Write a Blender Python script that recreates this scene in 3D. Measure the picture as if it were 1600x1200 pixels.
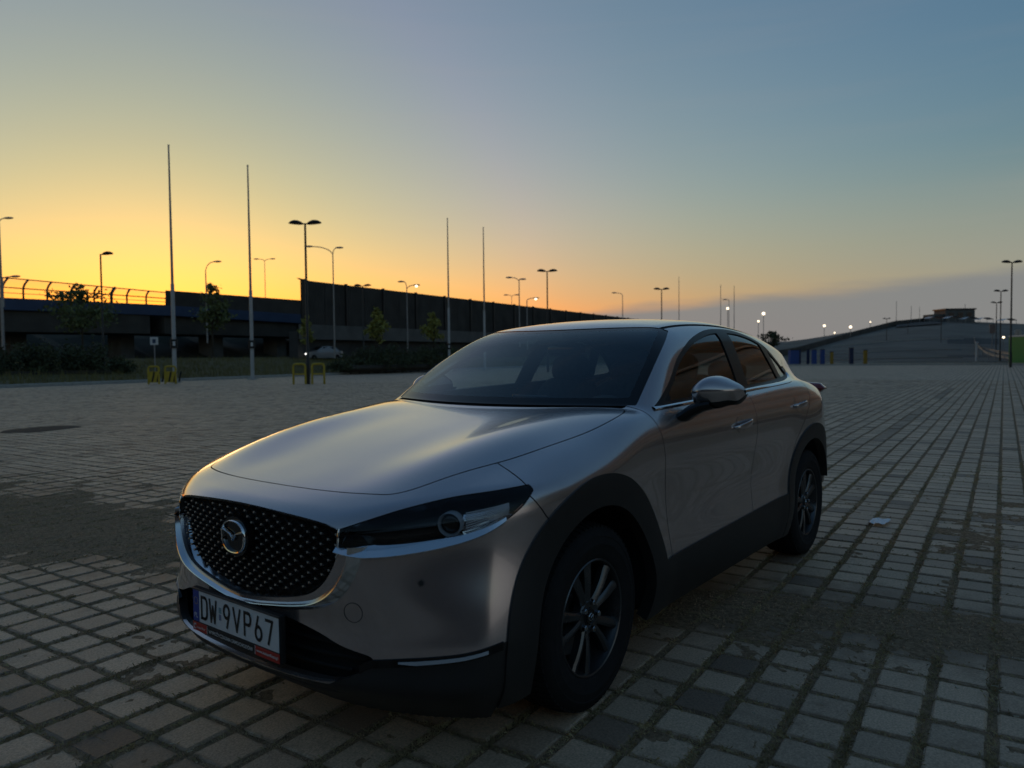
import bpy, bmesh, math, random
import numpy as np
from mathutils import Vector, Matrix, Euler
random.seed(7); RNG = np.random.default_rng(7)
S = bpy.context.scene
for _o in list(bpy.data.objects): bpy.data.objects.remove(_o)
R_ = math.radians
# ------------------------------------------------------------------ camera
cd = bpy.data.cameras.new('camera'); cam = bpy.data.objects.new('camera', cd); S.collection.objects.link(cam); S.camera = cam
cd.sensor_width = 36; cd.lens = 1157.99 / 1600 * 36; cd.clip_start = .05; cd.clip_end = 6000
CAM = Vector((3.6488, 2.2851, 1.3158)); _yaw, _pit, _rol = 3.8028, -.0379, -.0104
_f = Vector((math.cos(_yaw) * math.cos(_pit), math.sin(_yaw) * math.cos(_pit), math.sin(_pit)))
_r = Vector((math.sin(_yaw), -math.cos(_yaw), 0)); _u = _r.cross(_f)
_r2 = _r * math.cos(_rol) + _u * math.sin(_rol); _u2 = -_r * math.sin(_rol) + _u * math.cos(_rol)
cam.matrix_world = Matrix(((_r2.x, _u2.x, -_f.x, CAM.x), (_r2.y, _u2.y, -_f.y, CAM.y), (_r2.z, _u2.z, -_f.z, CAM.z), (0, 0, 0, 1)))
cd.dof.use_dof = True; cd.dof.focus_distance = 3.5; cd.dof.aperture_fstop = 3.2
# ------------------------------------------------------------------ sky and sun (just after sunset)
SUN_AZ = math.atan2(_f.y, _f.x) + R_(26.0); SUN_EL = R_(2.0)
w = bpy.data.worlds.new('World'); S.world = w; w.use_nodes = True
nt = w.node_tree; bg = nt.nodes['Background']; L = nt.links
sky = nt.nodes.new('ShaderNodeTexSky'); sky.sky_type = 'NISHITA'; sky.sun_disc = False
sky.sun_elevation = SUN_EL; sky.sun_rotation = math.pi / 2 - SUN_AZ
sky.air_density = 1.5; sky.dust_density = .2; sky.ozone_density = 4.0
# the camera's warm white balance, the same over the whole sky
wb = nt.nodes.new('ShaderNodeVectorMath'); wb.operation = 'MULTIPLY'; wb.inputs[1].default_value = (1.577, 1.0, .645); L.new(sky.outputs['Color'], wb.inputs[0])
# colour shift with angle from the sunset: yellow close to it, clearer blue away from it
sdv = nt.nodes.new('ShaderNodeVectorMath'); sdv.operation = 'DOT_PRODUCT'; tc0 = nt.nodes.new('ShaderNodeTexCoord'); L.new(tc0.outputs['Generated'], sdv.inputs[0]); sdv.inputs[1].default_value = (math.cos(SUN_AZ) * math.cos(SUN_EL), math.sin(SUN_AZ) * math.cos(SUN_EL), math.sin(SUN_EL))
ac = nt.nodes.new('ShaderNodeMath'); ac.operation = 'ARCCOSINE'; L.new(sdv.outputs['Value'], ac.inputs[0]); an = nt.nodes.new('ShaderNodeMath'); an.operation = 'MULTIPLY'; an.inputs[1].default_value = 1 / math.pi; L.new(ac.outputs[0], an.inputs[0])
shf = nt.nodes.new('ShaderNodeValToRGB'); L.new(an.outputs[0], shf.inputs[0])
for i, (deg, c) in enumerate(((0, (1, 1.12, .62)), (12, (1, 1.04, .74)), (28, (1.06, .94, 1.03)), (40, (.88, .91, 1.02)), (62, (.66, .88, 1.14)), (180, (.82, .93, 1.0)))):
    q = shf.color_ramp.elements[0] if i == 0 else (shf.color_ramp.elements[-1] if i == 5 else shf.color_ramp.elements.new(deg / 180)); q.position = deg / 180; q.color = (*c, 1)
wb2 = nt.nodes.new('ShaderNodeVectorMath'); wb2.operation = 'MULTIPLY'; L.new(wb.outputs[0], wb2.inputs[0]); L.new(shf.outputs[0], wb2.inputs[1]); wb = wb2
# a low bank of stratus, thickening away from the sunset
def wmath(op, a, b=None, c=None):
    n = nt.nodes.new('ShaderNodeMath'); n.operation = op
    for i, v in enumerate((a, b, c)):
        if v is None: continue
        if isinstance(v, (int, float)): n.inputs[i].default_value = v
        else: L.new(v, n.inputs[i])
    return n.outputs[0]
tcw = nt.nodes.new('ShaderNodeTexCoord'); sep = nt.nodes.new('ShaderNodeSeparateXYZ'); L.new(tcw.outputs['Generated'], sep.inputs[0])
fh = Vector((_f.x, _f.y, 0)).normalized(); rh = Vector((_r.x, _r.y, 0)).normalized()
vf = wmath('ADD', wmath('MULTIPLY', sep.outputs[0], fh.x), wmath('MULTIPLY', sep.outputs[1], fh.y))
vr = wmath('ADD', wmath('MULTIPLY', sep.outputs[0], rh.x), wmath('MULTIPLY', sep.outputs[1], rh.y))
azi = wmath('ARCTAN2', vr, vf); ele = wmath('ARCSINE', sep.outputs[2])
ramp = nt.nodes.new('ShaderNodeValToRGB'); cr = ramp.color_ramp; L.new(wmath('MULTIPLY_ADD', azi, .5 / math.pi, .5), ramp.inputs[0])
for i, (deg, e) in enumerate(((-180, 4.0), (-120, 0), (-8, 0), (5, 3.2), (35, 5.3), (90, 7.5), (180, 4.0))):
    p = deg / 360 + .5; q = cr.elements[0] if i == 0 else (cr.elements[-1] if i == 6 else cr.elements.new(p)); q.position = p; q.color = (e / 10,) * 3 + (1,)
mp = nt.nodes.new('ShaderNodeMapping'); mp.inputs['Scale'].default_value = (3.2, 3.2, 26); L.new(tcw.outputs['Generated'], mp.inputs['Vector'])
nz = nt.nodes.new('ShaderNodeTexNoise'); nz.inputs['Scale'].default_value = 1.6; nz.inputs['Detail'].default_value = 5; nz.inputs['Roughness'].default_value = .5; L.new(mp.outputs[0], nz.inputs['Vector'])
edge = wmath('ADD', wmath('MULTIPLY', ramp.outputs[0], R_(10)), wmath('MULTIPLY', wmath('SUBTRACT', nz.outputs['Fac'], .5), R_(2.0)))
mr = nt.nodes.new('ShaderNodeMapRange'); mr.interpolation_type = 'SMOOTHSTEP'; L.new(wmath('SUBTRACT', edge, ele), mr.inputs['Value'])
mr.inputs['From Min'].default_value = R_(-.5); mr.inputs['From Max'].default_value = R_(.8); mr.inputs['To Max'].default_value = .93
mixc = nt.nodes.new('ShaderNodeMix'); mixc.data_type = 'RGBA'; L.new(mr.outputs[0], mixc.inputs['Factor']); L.new(wb.outputs[0], mixc.inputs['A'])
mixc.inputs['B'].default_value = (.46, .475, .475, 1)
# thin veil of haze over the bank
veil = nt.nodes.new('ShaderNodeMapRange'); veil.interpolation_type = 'SMOOTHSTEP'; L.new(wmath('SUBTRACT', edge, ele), veil.inputs['Value']); veil.inputs['From Min'].default_value = R_(-9); veil.inputs['From Max'].default_value = R_(0)
mixv = nt.nodes.new('ShaderNodeMix'); mixv.data_type = 'RGBA'; L.new(wmath('MULTIPLY', veil.outputs[0], wmath('MULTIPLY', wmath('POWER', ramp.outputs[0], 2.0), 2.2)), mixv.inputs['Factor']); L.new(wb.outputs[0], mixv.inputs['A']); mixv.inputs['B'].default_value = (.68, .69, .64, 1)
L.new(mixv.outputs['Result'], mixc.inputs['A'])
# faint high streaks that catch the glow
mp2 = nt.nodes.new('ShaderNodeMapping'); mp2.inputs['Scale'].default_value = (2.2, 2.2, 34); mp2.inputs['Rotation'].default_value = (.03, .05, 0); L.new(tcw.outputs['Generated'], mp2.inputs['Vector'])
nz2 = nt.nodes.new('ShaderNodeTexNoise'); nz2.inputs['Scale'].default_value = 1.3; nz2.inputs['Detail'].default_value = 6; L.new(mp2.outputs[0], nz2.inputs['Vector'])
mr2 = nt.nodes.new('ShaderNodeMapRange'); mr2.inputs['From Min'].default_value = .5; mr2.inputs['From Max'].default_value = .78; mr2.inputs['To Max'].default_value = .04; L.new(nz2.outputs['Fac'], mr2.inputs['Value'])
mix2 = nt.nodes.new('ShaderNodeMix'); mix2.data_type = 'RGBA'; L.new(mr2.outputs[0], mix2.inputs['Factor']); L.new(mixc.outputs['Result'], mix2.inputs['A']); mix2.inputs['B'].default_value = (1.0, .75, .6, 1)
L.new(mix2.outputs['Result'], bg.inputs['Color']); bg.inputs['Strength'].default_value = .125
sd = bpy.data.lights.new('sun', 'SUN'); so = bpy.data.objects.new('sun', sd); S.collection.objects.link(so)
sd.energy = .03; sd.angle = R_(14); sd.color = (1, .62, .32)
so.rotation_euler = Vector((math.cos(SUN_AZ) * math.cos(SUN_EL), math.sin(SUN_AZ) * math.cos(SUN_EL), math.sin(SUN_EL))).to_track_quat('Z', 'Y').to_euler()
S.view_settings.view_transform = 'Standard'; S.view_settings.look = 'None'; S.view_settings.exposure = 2.0; S.view_settings.gamma = 1
S.view_settings.use_curve_mapping = False
F_PX = 1157.99
def at(px, py, d):
    """point seen at pixel (px, py) of the 1600 x 1200 photograph at depth d"""
    return CAM + (_f + _r2 * ((px - 800) / F_PX) - _u2 * ((py - 600) / F_PX)) * d
def on_ground(px, d, z=0.0):
    p = at(px, 560, d); return Vector((p.x, p.y, z))
def height_at(px, py, d): return at(px, py, d).z
# ------------------------------------------------------------------ helpers
COL = S.collection
def link(o, parent=None):
    COL.objects.link(o)
    if parent is not None: o.parent = parent
    return o
def tag(o, label=None, cat=None, group=None, kind=None):
    if label: o['label'] = label
    if cat: o['category'] = cat
    if group: o['group'] = group
    if kind: o['kind'] = kind
    return o
def empty(name, loc=(0, 0, 0), rz=0.0, parent=None):
    o = bpy.data.objects.new(name, None)
    o.empty_display_size = .1
    o.location = loc; o.rotation_euler = (0, 0, rz)
    return link(o, parent)
def copy_tree(o, parent=None):
    c = o.copy(); link(c, parent)
    c.matrix_parent_inverse = o.matrix_parent_inverse
    for ch in [k for k in o.children]: copy_tree(ch, c)
    return c
class MB:
    """collects vertices and faces, with helpers for simple shapes"""
    def __init__(s): s.v = []; s.f = []; s.mi = []; s.cur = 0
    def add(s, vs, fs):
        n = len(s.v); s.v += [tuple(map(float, q)) for q in vs]
        for f in fs: s.f.append(tuple(i + n for i in f)); s.mi.append(s.cur)
        return s
    def box(s, c, d, rz=0.0, bev=0.0, M=None):
        x, y, z = d[0] / 2, d[1] / 2, d[2] / 2
        if bev <= 0:
            vs = [(a * x, b * y, e * z) for e in (-1, 1) for b in (-1, 1) for a in (-1, 1)]
            fs = [(0, 2, 3, 1), (4, 5, 7, 6), (0, 1, 5, 4), (2, 6, 7, 3), (0, 4, 6, 2), (1, 3, 7, 5)]
        else:
            b_ = min(bev, x * .9, y * .9, z * .9); vs = []; fs = []
            ring = lambda X, Y, Z, q: [(-X + q, -Y, Z), (X - q, -Y, Z), (X, -Y + q, Z), (X, Y - q, Z), (X - q, Y, Z), (-X + q, Y, Z), (-X, Y - q, Z), (-X, -Y + q, Z)]
            for (X, Y, Z, q) in ((x - b_, y - b_, -z, b_ * .5), (x, y, -z + b_, b_), (x, y, z - b_, b_), (x - b_, y - b_, z, b_ * .5)): vs += ring(X, Y, Z, q)
            for k in range(3):
                for j in range(8):
                    a = k * 8 + j; b2 = k * 8 + (j + 1) % 8
                    fs.append((a, b2, b2 + 8, a + 8))
            fs.append(tuple(range(7, -1, -1))); fs.append(tuple(range(24, 32)))
        if M is not None: vs = [tuple(M @ Vector(q)) for q in vs]
        ca, sa = math.cos(rz), math.sin(rz)
        vs = [(c[0] + q[0] * ca - q[1] * sa, c[1] + q[0] * sa + q[1] * ca, c[2] + q[2]) for q in vs]
        return s.add(vs, fs)
    def tube(s, pts, r, n=8, cap=True, closed=False):
        pts = [Vector(q) for q in pts]; m = len(pts)
        rs = r if isinstance(r, (list, tuple)) else [r] * m
        vs = []; fs = []; ref = None
        for i, q in enumerate(pts):
            if closed: d = (pts[(i + 1) % m] - pts[i - 1]).normalized()
            else: d = (pts[min(i + 1, m - 1)] - pts[max(i - 1, 0)]).normalized()
            if ref is None:
                ref = Vector((0, 0, 1)) if abs(d.z) < .9 else Vector((1, 0, 0))
            a = (ref - d * ref.dot(d)).normalized(); b = d.cross(a); ref = a
            for k in range(n):
                t = 2 * math.pi * k / n
                vs.append(q + (a * math.cos(t) + b * math.sin(t)) * rs[i])
        for i in range(m if closed else m - 1):
            j = (i + 1) % m
            for k in range(n):
                l = (k + 1) % n
                fs.append((i * n + k, i * n + l, j * n + l, j * n + k))
        if cap and not closed:
            fs.append(tuple(range(n - 1, -1, -1))); fs.append(tuple((m - 1) * n + k for k in range(n)))
        return s.add(vs, fs)
    def lathe(s, prof, n=32, axis='z', c=(0, 0, 0)):
        """prof: list of (radius, height); revolved about axis through c"""
        vs = []; fs = []
        for (r, h) in prof:
            for k in range(n):
                t = 2 * math.pi * k / n; a, b = r * math.cos(t), r * math.sin(t)
                q = {'z': (a, b, h), 'y': (b, h, a), 'x': (h, a, b)}[axis]
                vs.append((q[0] + c[0], q[1] + c[1], q[2] + c[2]))
        for i in range(len(prof) - 1):
            for k in range(n):
                l = (k + 1) % n
                fs.append((i * n + k, i * n + l, (i + 1) * n + l, (i + 1) * n + k))
        return s.add(vs, fs)
    def grid(s, P):
        """P: rows x cols of points"""
        m, n = len(P), len(P[0]); vs = [q for row in P for q in row]
        fs = [(i * n + j, i * n + j + 1, (i + 1) * n + j + 1, (i + 1) * n + j) for i in range(m - 1) for j in range(n - 1)]
        return s.add(vs, fs)
    def prism(s, poly, z0, z1, M=None):
        n = len(poly)
        vs = [(a, b, z0) for a, b in poly] + [(a, b, z1) for a, b in poly]
        if M is not None: vs = [tuple(M @ Vector(q)) for q in vs]
        fs = [tuple(range(n - 1, -1, -1)), tuple(range(n, 2 * n))] + [(i, (i + 1) % n, n + (i + 1) % n, n + i) for i in range(n)]
        return s.add(vs, fs)
    def build(s, name, mat, parent=None, smooth=None, fix=True):
        me = bpy.data.meshes.new(name); me.from_pydata(s.v, [], s.f)
        for m in (mat if isinstance(mat, (list, tuple)) else [mat]):
            if m is not None: me.materials.append(m)
        if any(s.mi): me.polygons.foreach_set('material_index', s.mi)
        if fix:
            bm = bmesh.new(); bm.from_mesh(me); bmesh.ops.recalc_face_normals(bm, faces=bm.faces[:]); bm.to_mesh(me); bm.free()
        if smooth is not None:
            me.polygons.foreach_set('use_smooth', [True] * len(me.polygons))
            if smooth < 180: me.set_sharp_from_angle(angle=math.radians(smooth))
        o = bpy.data.objects.new(name, me)
        return link(o, parent)
def mesh_np(name, V, T, mat, parent=None, N=None, smooth=True):
    """mesh from numpy arrays of vertices and equal-sided faces, optional vertex normals"""
    me = bpy.data.meshes.new(name)
    V = np.asarray(V, np.float32); T = np.asarray(T, np.int32); k = T.shape[1]
    me.vertices.add(len(V)); me.vertices.foreach_set('co', V.ravel())
    me.loops.add(T.size); me.loops.foreach_set('vertex_index', T.ravel())
    me.polygons.add(len(T)); me.polygons.foreach_set('loop_start', np.arange(len(T), dtype=np.int32) * k)
    me.update(calc_edges=True)
    for m in (mat if isinstance(mat, (list, tuple)) else [mat]): me.materials.append(m)
    me.polygons.foreach_set('use_smooth', np.full(len(T), bool(smooth)))
    if N is not None: me.normals_split_custom_set_from_vertices(np.asarray(N, np.float32))
    o = bpy.data.objects.new(name, me)
    return link(o, parent)
def spl(xs, ys, lut=False):
    """natural cubic spline through points, linear beyond the ends"""
    xs = np.asarray(xs, float); ys = np.asarray(ys, float); n = len(xs); h = np.diff(xs)
    A = np.zeros((n, n)); B = np.zeros(n); A[0, 0] = A[-1, -1] = 1
    for i in range(1, n - 1):
        A[i, i - 1] = h[i - 1]; A[i, i] = 2 * (h[i - 1] + h[i]); A[i, i + 1] = h[i]
        B[i] = 6 * ((ys[i + 1] - ys[i]) / h[i] - (ys[i] - ys[i - 1]) / h[i - 1])
    Mm = np.linalg.solve(A, B)
    s0 = (ys[1] - ys[0]) / h[0] - h[0] * Mm[1] / 6; s1 = (ys[-1] - ys[-2]) / h[-1] + h[-1] * Mm[-2] / 6
    def f(q):
        q = np.asarray(q, float); c = np.clip(q, xs[0], xs[-1])
        i = np.clip(np.searchsorted(xs, c) - 1, 0, n - 2)
        a = (xs[i + 1] - c) / h[i]; b = 1 - a
        r = a * ys[i] + b * ys[i + 1] + ((a ** 3 - a) * Mm[i] + (b ** 3 - b) * Mm[i + 1]) * h[i] ** 2 / 6
        return r + np.where(q < xs[0], (q - xs[0]) * s0, 0) + np.where(q > xs[-1], (q - xs[-1]) * s1, 0)
    if not lut: return f
    e = xs[-1] - xs[0]; tx = np.linspace(xs[0] - e, xs[-1] + e, 6001); ty = f(tx)
    return lambda q: np.interp(q, tx, ty)
def sst(x, a, b):
    t = np.clip((x - a) / (b - a), 0, 1); return t * t * (3 - 2 * t)
def crom(pts, n=6, closed=False):
    """Catmull-Rom through points (tuples of any length)"""
    P = np.asarray(pts, float); m = len(P); out = []
    for i in range(m if closed else m - 1):
        g = (lambda k: P[k % m]) if closed else (lambda k: P[min(max(k, 0), m - 1)])
        p0, p1, p2, p3 = g(i - 1), g(i), g(i + 1), g(i + 2)
        for j in range(n):
            t = j / n
            out.append(.5 * (2 * p1 + (p2 - p0) * t + (2 * p0 - 5 * p1 + 4 * p2 - p3) * t * t + (3 * p1 - p0 - 3 * p2 + p3) * t ** 3))
    if not closed: out.append(P[-1])
    return np.array(out)
def sdpoly(poly, a, b):
    """signed distance (negative inside) of points (a, b) to a closed polygon"""
    poly = np.asarray(poly, float); n = len(poly)
    d = np.full(a.shape, 1e9); ins = np.zeros(a.shape, bool)
    for i in range(n):
        p = poly[i]; q = poly[(i + 1) % n]; e = q - p; L = e @ e
        if L < 1e-12: continue
        t = np.clip(((a - p[0]) * e[0] + (b - p[1]) * e[1]) / L, 0, 1)
        d = np.minimum(d, (a - p[0] - t * e[0]) ** 2 + (b - p[1] - t * e[1]) ** 2)
        c = (p[1] > b) != (q[1] > b)
        if e[1] != 0: ins ^= c & (a < (b - p[1]) * e[0] / e[1] + p[0])
    d = np.sqrt(d)
    return np.where(ins, -d, d)
def sdline(pts, a, b):
    """signed distance to an open polyline (extended at both ends): positive on its left"""
    P = np.asarray(pts, float); P = np.vstack([P[0] + (P[0] - P[1]) * 40, P, P[-1] + (P[-1] - P[-2]) * 40])
    best = np.full(a.shape, 1e9); sg = np.ones(a.shape)
    for i in range(len(P) - 1):
        p, q = P[i], P[i + 1]; e = q - p; L = e @ e
        t = np.clip(((a - p[0]) * e[0] + (b - p[1]) * e[1]) / L, 0, 1)
        dx = a - p[0] - t * e[0]; dy = b - p[1] - t * e[1]; d = dx * dx + dy * dy
        cr = e[0] * (b - p[1]) - e[1] * (a - p[0])
        m = d < best; best = np.where(m, d, best); sg = np.where(m, np.sign(cr), sg)
    return np.sqrt(best) * sg
def text_mesh(txt, size=1.0, extrude=0.0, bold=0.0):
    c = bpy.data.curves.new('lettering', 'FONT'); c.body = txt; c.size = size; c.extrude = extrude
    c.align_x = 'CENTER'; c.align_y = 'CENTER'; c.resolution_u = 3; c.offset = bold
    o = bpy.data.objects.new('lettering', c); COL.objects.link(o)
    dg = bpy.context.evaluated_depsgraph_get(); me = bpy.data.meshes.new_from_object(o.evaluated_get(dg))
    COL.objects.unlink(o); bpy.data.objects.remove(o); bpy.data.curves.remove(c)
    return me
# ------------------------------------------------------------------ materials
def nodes(name):
    m = bpy.data.materials.new(name); m.use_nodes = True
    nt = m.node_tree; b = nt.nodes['Principled BSDF']
    return m, nt, b
def mat(name, col, rough=.5, metal=0.0, spec=.5, coat=0.0, coat_rough=.03, noise=0.0, nscale=20.0, bump=0.0, bscale=60.0, trans=0.0, ior=1.45, emit=None, estr=0.0, alpha=1.0, rvar=0.0):
    m, nt, b = nodes(name); L = nt.links
    b.inputs['Base Color'].default_value = (*col, 1); b.inputs['Roughness'].default_value = rough
    b.inputs['Metallic'].default_value = metal; b.inputs['Specular IOR Level'].default_value = spec
    b.inputs['Coat Weight'].default_value = coat; b.inputs['Coat Roughness'].default_value = coat_rough
    b.inputs['Transmission Weight'].default_value = trans; b.inputs['IOR'].default_value = ior
    if emit: b.inputs['Emission Color'].default_value = (*emit, 1); b.inputs['Emission Strength'].default_value = estr
    tc = nt.nodes.new('ShaderNodeTexCoord')
    if noise > 0 or rvar > 0:
        n = nt.nodes.new('ShaderNodeTexNoise'); n.inputs['Scale'].default_value = nscale; n.inputs['Detail'].default_value = 6
        L.new(tc.outputs['Object'], n.inputs['Vector'])
        if noise > 0:
            r = nt.nodes.new('ShaderNodeMapRange'); r.inputs['From Min'].default_value = .25; r.inputs['From Max'].default_value = .75
            r.inputs['To Min'].default_value = 1 - noise; r.inputs['To Max'].default_value = 1 + noise
            L.new(n.outputs['Fac'], r.inputs['Value'])
            v = nt.nodes.new('ShaderNodeVectorMath'); v.operation = 'SCALE'; v.inputs[0].default_value = col
            L.new(r.outputs['Result'], v.inputs['Scale']); L.new(v.outputs['Vector'], b.inputs['Base Color'])
        if rvar > 0:
            r = nt.nodes.new('ShaderNodeMapRange'); r.inputs['From Min'].default_value = .3; r.inputs['From Max'].default_value = .7
            r.inputs['To Min'].default_value = max(0, rough - rvar); r.inputs['To Max'].default_value = rough + rvar
            L.new(n.outputs['Fac'], r.inputs['Value']); L.new(r.outputs['Result'], b.inputs['Roughness'])
    if bump > 0:
        n = nt.nodes.new('ShaderNodeTexNoise'); n.inputs['Scale'].default_value = bscale; n.inputs['Detail'].default_value = 5
        L.new(tc.outputs['Object'], n.inputs['Vector'])
        bp_ = nt.nodes.new('ShaderNodeBump'); bp_.inputs['Strength'].default_value = bump; bp_.inputs['Distance'].default_value = .01
        L.new(n.outputs['Fac'], bp_.inputs['Height']); L.new(bp_.outputs['Normal'], b.inputs['Normal'])
    return m
def glass_mat(name, tint, ior=1.5, coat=(1, 1, 1)):
    m = bpy.data.materials.new(name); m.use_nodes = True; nt = m.node_tree; nt.nodes.clear(); L = nt.links
    o = nt.nodes.new('ShaderNodeOutputMaterial'); mx = nt.nodes.new('ShaderNodeMixShader'); t = nt.nodes.new('ShaderNodeBsdfTransparent'); g = nt.nodes.new('ShaderNodeBsdfGlossy'); f = nt.nodes.new('ShaderNodeFresnel')
    t.inputs['Color'].default_value = (*tint, 1); g.inputs['Roughness'].default_value = .01; g.inputs['Color'].default_value = (*coat, 1); geo = nt.nodes.new('ShaderNodeNewGeometry'); mr = nt.nodes.new('ShaderNodeMapRange'); mr.inputs['To Min'].default_value = ior; mr.inputs['To Max'].default_value = 1 / ior   # thin pane: the same reflection from either face
    L.new(geo.outputs['Backfacing'], mr.inputs['Value']); L.new(mr.outputs[0], f.inputs['IOR'])
    L.new(f.outputs['Fac'], mx.inputs['Fac']); L.new(t.outputs[0], mx.inputs[1]); L.new(g.outputs[0], mx.inputs[2]); L.new(mx.outputs[0], o.inputs['Surface'])
    return m
M_GLOSS = mat('gloss_black', (.008, .008, .009), .10)
M_RUBBER = mat('tyre_rubber', (.016, .016, .017), .78, spec=.3, noise=.25, nscale=14, bump=.15, bscale=150)
# ------------------------------------------------------------------ paved lot
GA = R_(4.3); PX, PY = .197, .204             # paver pitch along and across the rows
GX0, GY0 = .285 * math.cos(GA) + 1.902 * math.sin(GA), -.225 * math.sin(GA) + 1.804 * math.cos(GA)   # a joint line each way
def to_grid(x, y): return x * math.cos(GA) + y * math.sin(GA), -x * math.sin(GA) + y * math.cos(GA)
def from_grid(u, v): return u * math.cos(GA) - v * math.sin(GA), u * math.sin(GA) + v * math.cos(GA)
BANDC = np.array([(3.2, -11.), (1.9, -5.9), (1.5, -4.4), (1.0, -2.9), (.45, -1.0), (.05, .4), (-.27, 1.4), (-.36, 2.1), (-.45, 3.2), (-1.6, 8.)])
_vn = RNG.random((64, 64))
def vnoise(x, y, s):
    u, v = np.asarray(x) * s, np.asarray(y) * s; i, j = np.floor(u).astype(int), np.floor(v).astype(int); a, b = u - i, v - j; a = a * a * (3 - 2 * a); b = b * b * (3 - 2 * b)
    g = lambda p, q: _vn[p % 64, q % 64]
    return (g(i, j) * (1 - a) + g(i + 1, j) * a) * (1 - b) + (g(i, j + 1) * (1 - a) + g(i + 1, j + 1) * a) * b
def fbm(x, y, s): return .5 * vnoise(x, y, s) + .3 * vnoise(x + 7, y + 3, s * 2.1) + .2 * vnoise(x + 1, y + 9, s * 4.3)
def dirt(x, y):
    """0 to 1: how deep the blown-in soil lies"""
    xs = np.interp(y, BANDC[:, 1], BANDC[:, 0]); d = np.abs(x - xs) / (.27 + .16 * np.clip(-np.asarray(y) - .8, 0, 5))
    return np.clip(1.25 - d + (fbm(x, y, 2.2) - .5) * 2.2, 0, 1)
def soil_z(x, y): return -.0060 + .012 * (fbm(x, y, 9.) - .5) + .0135 * dirt(x, y) + .010 * (fbm(x, y, 26.) - .5)
def pave_nodes(name, far=False):
    m, nt, b = nodes(name); L = nt.links
    geo = nt.nodes.new('ShaderNodeNewGeometry'); sp = nt.nodes.new('ShaderNodeSeparateXYZ'); L.new(geo.outputs['Position'], sp.inputs[0])
    def mt(op, a, b_=None, c=None):
        n = nt.nodes.new('ShaderNodeMath'); n.operation = op
        for i, v in enumerate((a, b_, c)):
            if v is None: continue
            if isinstance(v, (int, float)): n.inputs[i].default_value = v
            else: L.new(v, n.inputs[i])
        return n.outputs[0]
    u = mt('ADD', mt('MULTIPLY', sp.outputs[0], math.cos(GA)), mt('MULTIPLY', sp.outputs[1], math.sin(GA))); v = mt('ADD', mt('MULTIPLY', sp.outputs[0], -math.sin(GA)), mt('MULTIPLY', sp.outputs[1], math.cos(GA)))
    cu = mt('DIVIDE', mt('SUBTRACT', u, GX0), PX); cv = mt('DIVIDE', mt('SUBTRACT', v, GY0), PY)
    cell = nt.nodes.new('ShaderNodeCombineXYZ'); L.new(mt('FLOOR', cu), cell.inputs[0]); L.new(mt('FLOOR', cv), cell.inputs[1])
    wn = nt.nodes.new('ShaderNodeTexWhiteNoise'); wn.noise_dimensions = '2D'; L.new(cell.outputs[0], wn.inputs['Vector'])
    n1 = nt.nodes.new('ShaderNodeTexNoise'); n1.inputs['Scale'].default_value = 120; n1.inputs['Detail'].default_value = 8; n1.inputs['Roughness'].default_value = .7; L.new(geo.outputs['Position'], n1.inputs['Vector'])
    n2 = nt.nodes.new('ShaderNodeTexNoise'); n2.inputs['Scale'].default_value = .8; n2.inputs['Detail'].default_value = 6; L.new(geo.outputs['Position'], n2.inputs['Vector'])
    r = nt.nodes.new('ShaderNodeValToRGB'); L.new(wn.outputs['Value'], r.inputs[0]); e = r.color_ramp.elements
    e[0].position = 0; e[0].color = (0.158, 0.146, 0.129, 1); e[1].position = 1; e[1].color = (0.435, 0.402, 0.348, 1)
    for p, c in ((.03, (0.173, 0.159, 0.143, 1)), (.09, (0.307, 0.285, 0.249, 1)), (.55, (0.367, 0.339, 0.294, 1))): q = e.new(p); q.color = c
    k = mt('MULTIPLY', mt('MULTIPLY_ADD', n1.outputs['Fac'], 2.2, -.1), mt('MULTIPLY_ADD', n2.outputs['Fac'], .7, .65))
    sc = nt.nodes.new('ShaderNodeVectorMath'); sc.operation = 'SCALE'; L.new(r.outputs['Color'], sc.inputs[0])
    # darker rows that mark the parking bays: (along-row range, across-row range) in metres of the paver grid
    dark = None
    for (u0, u1, v0, v1) in ((GX0 + 10 * PX, GX0 + 11 * PX, -4.2, .25), (GX0 - 84 * PX, GX0 - 47 * PX, GY0 - 7 * PY, GY0 - 6 * PY), (GX0 - 140 * PX, GX0 - 104 * PX, GY0 - 7 * PY, GY0 - 6 * PY), (GX0 - 125 * PX, GX0 - 95 * PX, GY0 - 40 * PY, GY0 - 38 * PY)):
        r4 = mt('MULTIPLY', mt('MULTIPLY', mt('GREATER_THAN', u, u0), mt('LESS_THAN', u, u1)), mt('MULTIPLY', mt('GREATER_THAN', v, v0), mt('LESS_THAN', v, v1))); dark = r4 if dark is None else mt('MAXIMUM', dark, r4)
    k = mt('MULTIPLY', k, mt('MULTIPLY_ADD', dark, -.42, 1.0)); L.new(k, sc.inputs['Scale'])
    warm = nt.nodes.new('ShaderNodeVectorMath'); warm.operation = 'MULTIPLY'; warm.inputs[1].default_value = (1.40, 1.09, .86); L.new(sc.outputs[0], warm.inputs[0]); sc = warm
    # soil stains near edges and in drifts
    n3 = nt.nodes.new('ShaderNodeTexNoise'); n3.inputs['Scale'].default_value = 3.2; n3.inputs['Detail'].default_value = 9; n3.inputs['Roughness'].default_value = .65; L.new(geo.outputs['Position'], n3.inputs['Vector'])
    mr_ = nt.nodes.new('ShaderNodeMapRange'); mr_.inputs['From Min'].default_value = .55; mr_.inputs['From Max'].default_value = .78; mr_.inputs['To Max'].default_value = .75; L.new(n3.outputs['Fac'], mr_.inputs['Value'])
    mx = nt.nodes.new('ShaderNodeMix'); mx.data_type = 'RGBA'; 
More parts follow.
